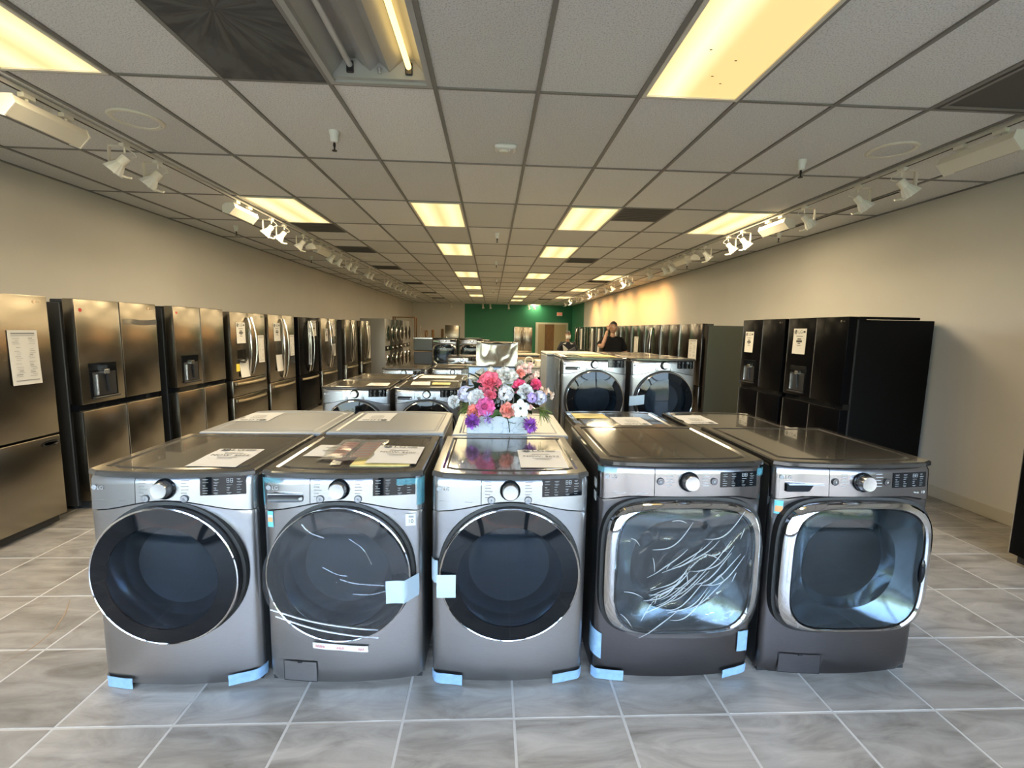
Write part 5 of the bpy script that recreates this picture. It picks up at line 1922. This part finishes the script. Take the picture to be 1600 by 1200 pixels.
# far pieces in front of the back wall
ff = make_fridge('french1', 'steel', .80, 1.74)
ff.location = (1.40, 20.2, 0)
tag(ff, 'bright steel french-door refrigerator standing alone before the green wall', 'refrigerator')
fs = make_fridge('bottom', 'steel', .60, 1.76, .7)
fs.location = (-1.72, 20.0, 0)
tag(fs, 'slim shiny steel refrigerator before the beige back wall, above the tall black washer', 'refrigerator')
for i, (x, y, zt) in enumerate(((.0, 12.6, 1.30), (.56, 13.8, 1.24))):
    c = thing('office_chair', ['black office chair back seen over the wrapped crate', 'lower black office chair back right of the other one'][i], 'chair', (x, y, 0))
    MB().loft([(.22, .27, 3, .20), (.235, .285, 3, .23), (.22, .27, 3, .26)], 24, 0, zt - .28, cap0=True, cap1=True).build('backrest', 'chair', c)
    MB().box(-.24, .24, -.25, .2, .45, .52, .03, 2).build('seat', 'chair', c)
    MB().tube([(0, 0, .08), (0, 0, .46)], .03, 8).build('column', 'chrome_soft', c)
    MB().tube([(0, .18, .5), (0, .26, .7), (0, .24, zt - .3)], .025, 6).build('back_bracket', 'chair', c)
    for k in range(5):
        t = 2 * PI * k / 5
        l_ = MB().tube([(0, 0, .1), (.28 * math.cos(t), .28 * math.sin(t), .06)], .02, 6).build('leg', 'chair', c)
        MB().ball((.28 * math.cos(t), .28 * math.sin(t), .03), .03, 1).build('caster', 'rubber', l_)

# ------------------------------------------------------------------ flowers in their box
fw = thing('flower_arrangement', 'pink, white and purple artificial flowers in a white floral box on the white dryer', 'flowers', (.06, 2.70, .991))
FO = Vector((.06, 2.70, .991))


def box_mat():
    m = mat('floral_print', (.72, .76, .80), .35)
    nt = m.node_tree
    tc = nt.nodes.new('ShaderNodeTexCoord')
    v = nt.nodes.new('ShaderNodeTexVoronoi')
    v.feature = 'DISTANCE_TO_EDGE'
    v.inputs['Scale'].default_value = 26
    n = nt.nodes.new('ShaderNodeTexNoise')
    n.inputs['Scale'].default_value = 14
    n.inputs['Detail'].default_value = 3
    nt.links.new(tc.outputs['Object'], n.inputs['Vector'])
    mx = nt.nodes.new('ShaderNodeMix')
    mx.data_type = 'VECTOR'
    mx.inputs[0].default_value = .12
    nt.links.new(tc.outputs['Object'], mx.inputs[4])
    nt.links.new(n.outputs['Color'], mx.inputs[5])
    nt.links.new(mx.outputs[1], v.inputs['Vector'])
    r = nt.nodes.new('ShaderNodeValToRGB')
    r.color_ramp.elements[0].position = .02
    r.color_ramp.elements[0].color = (.30, .37, .44, 1)
    r.color_ramp.elements[1].position = .07
    r.color_ramp.elements[1].color = (.52, .56, .61, 1)
    nt.links.new(v.outputs['Distance'], r.inputs[0])
    m2 = nt.nodes.new('ShaderNodeMix')
    m2.data_type = 'RGBA'
    m2.inputs[6].default_value = (.54, .58, .63, 1)
    nt.links.new(r.outputs[0], m2.inputs[7])
    r2 = nt.nodes.new('ShaderNodeValToRGB')
    r2.color_ramp.elements[0].position = .48
    r2.color_ramp.elements[1].position = .56
    nt.links.new(n.outputs['Fac'], r2.inputs[0])
    nt.links.new(r2.outputs[0], m2.inputs[0])
    nt.links.new(m2.outputs[2], nt.nodes['Principled BSDF'].inputs['Base Color'])
    return m


M['floral'] = box_mat()
MB().box(-.199, .16, -.065, .18, 0, .105, .004).build('floral_box', 'floral', fw, smooth=0)
MB().box(-.195, .155, -.06, .175, .095, .1075).build('moss', 'hedge', fw, smooth=0)
FC = {'hot': (.84, .17, .26), 'hot2': (.76, .08, .22), 'whiterose': (.74, .72, .69), 'cream': (.62, .58, .5), 'lavwhite': (.58, .58, .74), 'white': (.72, .72, .74), 'magenta': (.78, .15, .42),
      'coral': (.85, .30, .24), 'whitehyd': (.72, .72, .78), 'dogwood': (.76, .75, .75), 'lav': (.46, .36, .74), 'pale': (.82, .52, .48), 'peach': (.82, .62, .50), 'purple': (.38, .10, .58),
      'purple2': (.38, .10, .58), 'lavs': (.48, .36, .76)}
FN = {'hot': 'pink_peony', 'hot2': 'pink_carnation', 'whiterose': 'white_rose', 'cream': 'cream_blossom', 'lavwhite': 'pale_hydrangea', 'white': 'white_peony', 'magenta': 'magenta_peony', 'coral': 'coral_carnation',
      'whitehyd': 'white_hydrangea', 'dogwood': 'white_dogwood', 'lav': 'lavender_blossom', 'pale': 'pink_blossom', 'peach': 'peach_blossom', 'purple': 'purple_allium', 'purple2': 'purple_allium', 'lavs': 'lavender_aster'}


def petal_mat(k):
    c = FC[k]
    m = mat('petal_' + k, c, .55)
    nt = m.node_tree
    b = nt.nodes['Principled BSDF']
    b.inputs['Subsurface Weight'].default_value = .0
    n = nt.nodes.new('ShaderNodeTexNoise')
    tc = nt.nodes.new('ShaderNodeTexCoord')
    n.inputs['Scale'].default_value = 30
    nt.links.new(tc.outputs['Object'], n.inputs['Vector'])
    r = nt.nodes.new('ShaderNodeValToRGB')
    r.color_ramp.elements[0].position = .35
    r.color_ramp.elements[0].color = (*[q * .62 for q in c], 1)
    r.color_ramp.elements[1].position = .62
    r.color_ramp.elements[1].color = (*[min(1, q * 1.15 + .03) for q in c], 1)
    nt.links.new(n.outputs['Fac'], r.inputs[0])
    nt.links.new(r.outputs[0], b.inputs['Base Color'])
    return m


for k in FC:
    M['petal_' + k] = petal_mat(k)
M['leaf'] = mat('leaf_green', (.055, .12, .03), .5, noise_amt=.3, noise_scale=20)
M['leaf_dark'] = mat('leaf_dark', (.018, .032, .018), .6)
M['grass_blade'] = mat('grass_blade', (.15, .21, .05), .6, noise_amt=.3, noise_scale=20)
FR = random.Random(42)


def petal(mb, mtx, L, W, cup=.3, curl=.2, wave=.0, n=5):
    """petal growing along +X from the origin, opening to +Z"""
    def f(u, v):
        s = (v - .5) * 2
        wid = W * ((.3 + .7 * math.sin(u / .55 * PI / 2)) if u < .55 else math.sqrt(max(.02, 1 - ((u - .55) / .46) ** 2)))
        x = L * u
        y = s * wid * .5
        z = cup * L * (s * s) * .35 * math.sin(u * PI * .8) + curl * L * u * u + wave * L * math.sin(s * 5 + u * 3) * u
        return mtx @ Vector((x, y, z))
    mb.sheet(f, n, n)


def flower(kind, c, r):
    c = Vector(c)
    nrm = Vector((c.x - .07, -(.34 + .5 * (2.82 - c.y)), (c.z - 1.12) * 1.0 + .05)).normalized()
    rot = nrm.to_track_quat('Z', 'Y').to_matrix().to_4x4()
    base = Matrix.Translation(c - FO) @ rot
    mb = MB()
    if kind in ('hot', 'magenta', 'white', 'whiterose', 'coral', 'hot2'):
        for ring, (n, el, L, W) in enumerate(((5, 76, .55, .6), (6, 58, .75, .7), (7, 36, .95, .8), (8, 12, 1.05, .85), (7, -12, 1.0, .85))):
            for k in range(n):
                a = 2 * PI * (k + ring * .37) / n + FR.uniform(-.15, .15)
                m = base @ Matrix.Rotation(a, 4, 'Z') @ Matrix.Rotation(-math.radians(el + FR.uniform(-8, 8)), 4, 'Y')
                petal(mb, m, r * L, r * W, .7, .12 if ring < 2 else -.12, .07 if kind in ('hot', 'coral', 'hot2') else .03)
    elif kind in ('whitehyd', 'lavwhite', 'lav'):
        for q in range(15):
            th = 2.4 * q
            ph = math.acos(1 - .95 * (q + .5) / 15)
            dv = Vector((math.sin(ph) * math.cos(th), math.sin(ph) * math.sin(th), math.cos(ph) * .7))
            m0 = base @ Matrix.Translation(dv * r * .72) @ dv.to_track_quat('Z', 'Y').to_matrix().to_4x4()
            for k in range(4):
                petal(mb, m0 @ Matrix.Rotation(PI / 2 * k + q, 4, 'Z') @ Matrix.Rotation(-.25, 4, 'Y'), r * .40, r * .38, .3, -.1, .04, 3)
    elif kind == 'dogwood':
        for k in range(5):
            petal(mb, base @ Matrix.Rotation(2 * PI * k / 5 + .35, 4, 'Z') @ Matrix.Rotation(-.2, 4, 'Y'), r, r * .82, .35, -.1, .03)
    elif kind in ('purple', 'purple2', 'lavs'):
        zs_ = 1.35 if kind == 'purple2' else 1
        for q in range(210 if kind != 'lavs' else 40):
            dv = Vector((FR.gauss(0, 1), FR.gauss(0, 1), FR.gauss(0, 1))).normalized()
            if kind == 'lavs':
                dv = (dv + Vector((0, -.6, 0))).normalized()
            p = Vector((dv.x * r * .7, dv.y * r * .55, dv.z * r * .7 * zs_)) * FR.uniform(.3, 1.3)
            m0 = Matrix.Translation(c - FO + p * .5) @ dv.to_track_quat('X', 'Z').to_matrix().to_4x4()
            petal(mb, m0, r * (.55 if kind != 'lavs' else .8), r * .24, .4, FR.uniform(-.3, .3), 0, 2)
    else:
        for q in range(4):
            off = Vector((FR.uniform(-.6, .6), FR.uniform(-.3, .3), FR.uniform(-.6, .6))) * r
            dv = (nrm + Vector((FR.uniform(-.7, .7), FR.uniform(-.2, .2), FR.uniform(-.6, .6)))).normalized()
            m0 = Matrix.Translation(c - FO + off) @ dv.to_track_quat('Z', 'Y').to_matrix().to_4x4()
            for k in range(5):
                petal(mb, m0 @ Matrix.Rotation(2 * PI * k / 5, 4, 'Z') @ Matrix.Rotation(-.45, 4, 'Y'), r * .72, r * .6, .5, -.1, .04, 3)
    o = mb.build(FN[kind], 'petal_' + kind, fw, smooth=70, normals=False)
    if kind == 'dogwood':
        t = MB()
        t.ball(base @ Vector((0, 0, r * .1)), r * .16, 1)
        t.build('flower_centre', 'leaf_dark', o)
    return o


FLOWERS = [('hot', -0.008, 2.72, 1.281, 0.064), ('hot', -0.003, 2.68, 1.217, 0.034), ('whiterose', 0.093, 2.76, 1.305, 0.066), ('cream', -0.099, 2.82, 1.301, 0.04), ('cream', -0.043, 2.84, 1.321, 0.033), ('cream', 0.009, 2.84, 1.327, 0.033), ('hot2', 0.171, 2.73, 1.263, 0.041), ('lavwhite', -0.15, 2.73, 1.213, 0.052), ('white', -0.084, 2.68, 1.198, 0.049), ('white', -0.22, 2.72, 1.167, 0.036), ('magenta', -0.028, 2.6, 1.157, 0.050), ('coral', -0.095, 2.63, 1.124, 0.04), ('coral', 0.1, 2.6, 1.141, 0.041), ('whitehyd', 0.091, 2.66, 1.23, 0.050), ('dogwood', 0.172, 2.6, 1.151, 0.050), ('white', 0.206, 2.7, 1.235, 0.045), ('lav', 0.245, 2.66, 1.205, 0.033), ('lavwhite', 0.294, 2.7, 1.199, 0.045), ('hot2', 0.275, 2.76, 1.275, 0.032), ('pale', 0.255, 2.8, 1.308, 0.033), ('coral', 0.181, 2.8, 1.335, 0.028), ('pale', 0.189, 2.82, 1.362, 0.026), ('cream', 0.184, 2.84, 1.396, 0.021), ('pale', 0.242, 2.84, 1.38, 0.021), ('peach', 0.344, 2.78, 1.231, 0.021), ('peach', 0.371, 2.76, 1.201, 0.023), ('peach', 0.322, 2.79, 1.236, 0.019), ('purple', -0.104, 2.55, 1.082, 0.044), ('purple2', 0.228, 2.55, 1.065, 0.042), ('lavs', -0.018, 2.57, 1.1, 0.03), ('pale', 0.24, 2.64, 1.149, 0.022), ('pale', 0.231, 2.81, 1.34, 0.023), ('peach', 0.282, 2.8, 1.332, 0.021)]
for k, x, y, z, r in FLOWERS:
    flower(k, (x, y, z), r * 1.14)
    st = MB()
    a = Vector((x, y + .02, z)) - FO
    b_ = Vector((.0 + (x - .06) * .35, .05, .10))
    st.tube([b_, b_.lerp(a, .5) + Vector((0, .02, .02)), a], .0025, 5)
    st.build('stem', 'leaf_dark', fw, smooth=60)
# leaves: dark cluster inside, a few broad ones at the front, grassy tufts at the sides
for q in range(110):
    p = Vector((FR.uniform(-.17, .20), FR.uniform(-.0, .12), FR.uniform(.10, .30)))
    dv = Vector((FR.gauss(0, 1), FR.gauss(-.4, .6), FR.gauss(0, .8))).normalized()
    mb = MB()
    petal(mb, Matrix.Translation(p) @ dv.to_track_quat('X', 'Z').to_matrix().to_4x4(), FR.uniform(.06, .10), FR.uniform(.04, .06), .3, -.3, .03, 3)
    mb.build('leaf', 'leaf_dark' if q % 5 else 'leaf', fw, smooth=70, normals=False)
for (x, z, dx, dz) in ((.02, .13, .06, -.015), (.03, .14, -.05, -.02), (.06, .15, .05, .02), (.0, .15, -.05, .02)):
    mb = MB()
    petal(mb, Matrix.Translation((x - .03, -.075, z)) @ Vector((dx, -.01, dz)).to_track_quat('X', 'Z').to_matrix().to_4x4() @ Matrix.Rotation(PI / 2.3, 4, 'X'), .085, .045, .2, -.2, .02)
    mb.build('leaf', 'leaf', fw, smooth=70, normals=False)
for sx, cx_, cz_ in ((-1, -.17, .15), (1, .23, .14)):
    mb = MB()
    for q in range(46):
        dv = Vector((sx * FR.uniform(.0, 1), FR.uniform(-.8, .1), FR.uniform(-.55, .35))).normalized()
        petal(mb, Matrix.Translation((cx_, -.03, cz_)) @ dv.to_track_quat('X', 'Z').to_matrix().to_4x4(), FR.uniform(.05, .105), .006, .1, -.25, 0, 3)
    tag(mb.build('grass_tuft', 'grass_blade', fw, smooth=0, normals=False), kind='stuff')
mb = MB()
mb.tube([(.03, -.07, .12), (.045, -.078, .08), (.05, -.074, .045), (.055, -.072, .012)], .0022, 5)
mb.tube([(.047, -.078, .075), (.075, -.08, .068), (.09, -.08, .07)], .0016, 5)
mb.build('trailing_twig', 'leaf_dark', fw)

bd_ = thing('display_board', 'pale blue glossy board with thin dark frame standing behind the flowers', 'board', (.005, 3.02, .99))
MB().box(-.152, .152, -.004, .01, .0, .362).build('panel', 'sky_board', bd_, smooth=0)
MB().box(-.155, .155, -.007, .014, .362, .372).box(-.158, -.152, -.007, .014, 0, .372).box(.152, .158, -.007, .014, 0, .372).build('frame', 'dark_plastic', bd_, smooth=0)
MB().box(-.1, .1, .01, .12, 0, .012).build('foot', 'dark_plastic', bd_, smooth=0)


# ------------------------------------------------------------------ people
def skin_mesh(verts, edges, radii, root=0, sub=2):
    me = bpy.data.meshes.new('s')
    me.from_pydata([Vector(v) for v in verts], edges, [])
    ob = bpy.data.objects.new('s', me)
    COL.objects.link(ob)
    ob.modifiers.new('skin', 'SKIN')
    if not me.skin_vertices:
        bpy.context.view_layer.objects.active = ob
    lay = me.skin_vertices[0].data
    for i, r in enumerate(radii):
        lay[i].radius = r if isinstance(r, tuple) else (r, r)
        lay[i].use_root = (i == root)
    sb = ob.modifiers.new('sub', 'SUBSURF')
    sb.levels = sub
    sb.render_levels = sub
    bpy.context.view_layer.update()
    dg = bpy.context.evaluated_depsgraph_get()
    out = bpy.data.meshes.new_from_object(ob.evaluated_get(dg))
    bpy.data.objects.remove(ob)
    bpy.data.meshes.remove(me)
    return out


def chain(v, e, r, pts, rad, start=None):
    prev = start
    for p, q in zip(pts, rad):
        v.append(p)
        r.append(q)
        if prev is not None:
            e.append((prev, len(v) - 1))
        prev = len(v) - 1
    return prev


def hand_chains(wrist, fwd, side, up, s=1.0, curl=.3):
    """five finger chains rooted in the palm, as separate skin pieces"""
    out = []
    fwd, side, up = Vector(fwd).normalized(), Vector(side).normalized(), Vector(up).normalized()
    W = Vector(wrist)
    palm = W + fwd * .05 * s
    v, e, r = [], [], []
    chain(v, e, r, [W, palm, W + fwd * .085 * s], [(.022 * s, .03 * s), (.02 * s, .04 * s), (.016 * s, .036 * s)])
    out.append((v, e, r))
    for k, (o, L) in enumerate(((-.030, .070), (-.010, .08), (.010, .075), (.030, .058))):
        p0 = W + fwd * .075 * s + side * o * s
        p1 = p0 + fwd * L * .45 * s
        p2 = p1 + (fwd * math.cos(curl) + up * math.sin(curl)) * L * .32 * s
        p3 = p2 + (fwd * math.cos(curl * 2) + up * math.sin(curl * 2)) * L * .25 * s
        out.append(([p0, p1, p2, p3], [(0, 1), (1, 2), (2, 3)], [.009 * s, .0085 * s, .008 * s, .007 * s]))
    p0 = W + fwd * .03 * s - side * .025 * s
    p1 = p0 + (fwd * .6 - side * .8).normalized() * .04 * s
    p2 = p1 + (fwd * .9 - side * .3).normalized() * .03 * s
    out.append(([p0, p1, p2], [(0, 1), (1, 2)], [.011 * s, .010 * s, .008 * s]))
    return out


def person(loc, H, label, top, raise_arm, masked):
    s = H / 1.75
    P = thing('person', label, 'person', loc)
    v, e, r = [], [], []
    pel = chain(v, e, r, [(0, 0, .95 * s)], [(.15 * s, .10 * s)])
    waist = chain(v, e, r, [(0, -.005, 1.08 * s)], [(.135 * s, .095 * s)], pel)
    chest = chain(v, e, r, [(0, 0, 1.26 * s)], [(.155 * s, .105 * s)], waist)
    neck = chain(v, e, r, [(0, .01, 1.42 * s), (0, .0, 1.49 * s), (0, -.01, 1.56 * s)], [(.085 * s, .07 * s), .05 * s, .05 * s], chest)
    arms = {}
    for sd in (-1, 1):
        sh = chain(v, e, r, [(sd * .17 * s, .01, 1.40 * s)], [.06 * s], chest)
        if raise_arm and sd == -1:
            pts = [(-.27 * s, -.06, 1.30 * s), (-.245 * s, -.20, 1.27 * s), (-.20 * s, -.20, 1.42 * s), (-.145 * s, -.16, 1.585 * s)]
        elif masked:
            pts = [(sd * .245 * s, .0, 1.22 * s), (sd * .25 * s, -.05, 1.10 * s), (sd * .17 * s, -.18, 1.10 * s), (sd * .07 * s, -.23, 1.13 * s)]
        else:
            pts = [(sd * .25 * s, .0, 1.22 * s), (sd * .275 * s, .0, 1.09 * s), (sd * .285 * s, -.05, .96 * s), (sd * .285 * s, -.09, .85 * s)]
        chain(v, e, r, pts, [.048 * s, .042 * s, .037 * s, .028 * s], sh)
        arms[sd] = pts
        chain(v, e, r, [(sd * .095 * s, 0, .86 * s), (sd * .10 * s, -.01, .50 * s), (sd * .10 * s, .0, .30 * s), (sd * .10 * s, .01, .09 * s), (sd * .11 * s, -.10, .045 * s)],
              [.095 * s, .062 * s, .055 * s, .04 * s, .036 * s], pel)
    body = MB()
    I = Matrix.Identity(4)
    body.mesh(skin_mesh(v, e, r), I)
    # head: egg with jaw, nose, ears, lips
    hc = Vector((0, -.02 * s, 1.635 * s))
    hm = MB()
    hm.ball((0, 0, 0), 1, 3)
    for q in hm.bm.verts:
        x, y, z = q.co
        k = 1 - .26 * max(0, -z) ** 1.2
        nx, ny, nz = x * .075 * k, y * .094 * (1 - .08 * max(0, -z)), z * .115
        if y < -.55 and abs(x) < .22 and -.35 < z < .15:
            ny -= .018 * (1 - abs(x) / .22)
        if y < -.6 and .12 < z < .3 and .15 < abs(x) < .55:
            ny += .007
        q.co = hc + Vector((nx, ny, nz)) * s
    hme = bpy.data.meshes.new('h')
    hm.bm.to_mesh(hme)
    hm.bm.free()
    body.mesh(hme, I)
    for sd in (-1, 1):
        body.ball(hc + Vector((sd * .077, .005, -.005)) * s, .03 * s, 1, (.35, .6, 1))
    for sd in (-1, 1):
        w_ = Vector(arms[sd][-1])
        el = Vector(arms[sd][-2])
        fw_ = (w_ - el).normalized()
        if raise_arm and sd == -1:
            fw_ = Vector((.55, .15, .8)).normalized()
        if masked:
            fw_ = Vector((-sd * .9, -.2, .1)).normalized()
        sdv = fw_.cross(Vector((0, 1, 0))).normalized() if abs(fw_.y) < .9 else Vector((1, 0, 0))
        for cv in hand_chains(w_, fw_, sdv * sd, Vector((0, 1 if not masked else -.3, 0)) , s * .95, .35):
            body.mesh(skin_mesh(*cv, sub=1), I)
    bo = body.build('body', 'skin', P, smooth=60)
    for sd in (-1, 1):
        t = MB()
        t.ball(hc + Vector((sd * .031, -.083, .018)) * s, .011 * s, 2, (1.3, .6, .7))
        ey = t.build('eye', 'eye_white', P)
        t = MB()
        t.ball(hc + Vector((sd * .031, -.089, .018)) * s, .0055 * s, 1)
        t.build('iris', 'hair', ey)
        t = MB()
        t.tube([hc + Vector((sd * .014, -.090, .036)) * s, hc + Vector((sd * .034, -.090, .042)) * s, hc + Vector((sd * .052, -.078, .036)) * s], .004 * s, 5)
        t.build('eyebrow', 'hair', P)
    t = MB()
    t.tube([hc + Vector((-.024, -.083, -.055)) * s, hc + Vector((0, -.091, -.053)) * s, hc + Vector((.024, -.083, -.055)) * s], .005 * s, 6, flat=.6)
    M.setdefault('lips', mat('lips', (.3, .12, .10), .5))
    t.build('mouth', 'lips', P)
    # hair / cap
    hm = MB()
    hm.ball((0, 0, 0), 1, 3)
    bmesh.ops.delete(hm.bm, geom=[q for q in hm.bm.verts if (q.co.z < .28 - .5 * max(0, q.co.y + .2)) or (q.co.y < -.45 and q.co.z < .40)], context='VERTS')
    for q in hm.bm.verts:
        q.co = hc + Vector((q.co.x * .085, q.co.y * .106 + .003, q.co.z * .128 + .003)) * s
    hm.build('hair', 'hair', P, smooth=60)
    # shirt
    v, e, r = [], [], []
    a = chain(v, e, r, [(0, 0, .78 * s), (0, 0, .95 * s), (0, -.004, 1.08 * s), (0, 0, 1.26 * s), (0, .006, 1.41 * s), (0, .006, 1.475 * s)],
              [(.19 * s, .15 * s), (.19 * s, .145 * s), (.178 * s, .14 * s), (.19 * s, .142 * s), (.125 * s, .105 * s), (.07 * s, .068 * s)])
    for sd in (-1, 1):
        pp = [Vector(q) for q in arms[sd]]
        shp = Vector((sd * .17 * s, .01, 1.395 * s))
        chain(v, e, r, [shp, shp.lerp(pp[0], .75), pp[0].lerp(pp[1], .35)], [.085 * s, .074 * s, .07 * s], 3)
    t = MB()
    t.mesh(skin_mesh(v, e, r), I)
    shirt = t.build('shirt', top, P, smooth=60)
    v, e, r = [], [], []
    pl = chain(v, e, r, [(0, 0, 1.0 * s), (0, 0, .92 * s)], [(.15 * s, .115 * s), (.17 * s, .125 * s)])
    for sd in (-1, 1):
        chain(v, e, r, [(sd * .095 * s, 0, .84 * s), (sd * .10 * s, -.01, .50 * s), (sd * .10 * s, 0, .28 * s), (sd * .10 * s, .01, .10 * s)], [.105 * s, .076 * s, .068 * s, .062 * s], pl)
    t = MB()
    t.mesh(skin_mesh(v, e, r), I)
    t.build('trousers', 'jeans', P, smooth=60)
    for sd in (-1, 1):
        t = MB()
        t.ball((sd * .105 * s, -.06 * s, .045 * s), 1, 2, (.05 * s, .135 * s, .05 * s))
        t.build('shoe', 'shoe', P)
    if masked:
        hm = MB()
        hm.sheet(lambda u, v: hc + Vector(((u - .5) * .135, -.112 + .10 * (2 * u - 1) ** 2 * .55 - .012 * math.sin(v * PI), -.095 + .095 * v)) * s, 8, 6)
        hm.build('mask', 'mask', P, smooth=60)
        for k, (x0, z0, x1, z1, x2, z2) in enumerate(((-.15, 1.37, .0, 1.24, -.12, 1.10), (-.15, 1.40, -.05, 1.44, -.08, 1.38), (.15, 1.40, .05, 1.44, .08, 1.38))):
            t = MB()
            bm = t.bm
            yb = [-.125, -.10, -.10][k]
            fr3 = [bm.verts.new((x * s, yb * s - .012, z * s)) for x, z in ((x0, z0), (x1, z1), (x2, z2))]
            bk3 = [bm.verts.new((x * s, yb * s + .03, z * s)) for x, z in ((x0, z0), (x1, z1), (x2, z2))]
            bm.faces.new(fr3)
            bm.faces.new(bk3[::-1])
            for q in range(3):
                bm.faces.new((fr3[q], fr3[(q + 1) % 3], bk3[(q + 1) % 3], bk3[q]))
            t.build('white_patch', 'white_cloth', shirt, smooth=0)
    return P


person((2.42, 9.05, 0), 1.80, 'person in black T-shirt with a hand raised to the brow', 'black_cloth', True, False)
p2 = person((1.97, 11.75, 0), 1.60, 'person with white mask and black and white top holding a grey folder', 'navy_cloth', False, True)
fol = MB().box(-.13, .13, -.006, .006, -.10, .10, .003).build('folder', 'tablet', smooth=0)
fol.location = (2.03, 11.75 - .30, 1.07)
fol.rotation_euler = (.35, -.5, .1)
tag(fol, 'grey folder held by the person with the white mask', 'folder')

for _o in list(bpy.data.meshes):
    if _o.users == 0:
        bpy.data.meshes.remove(_o)
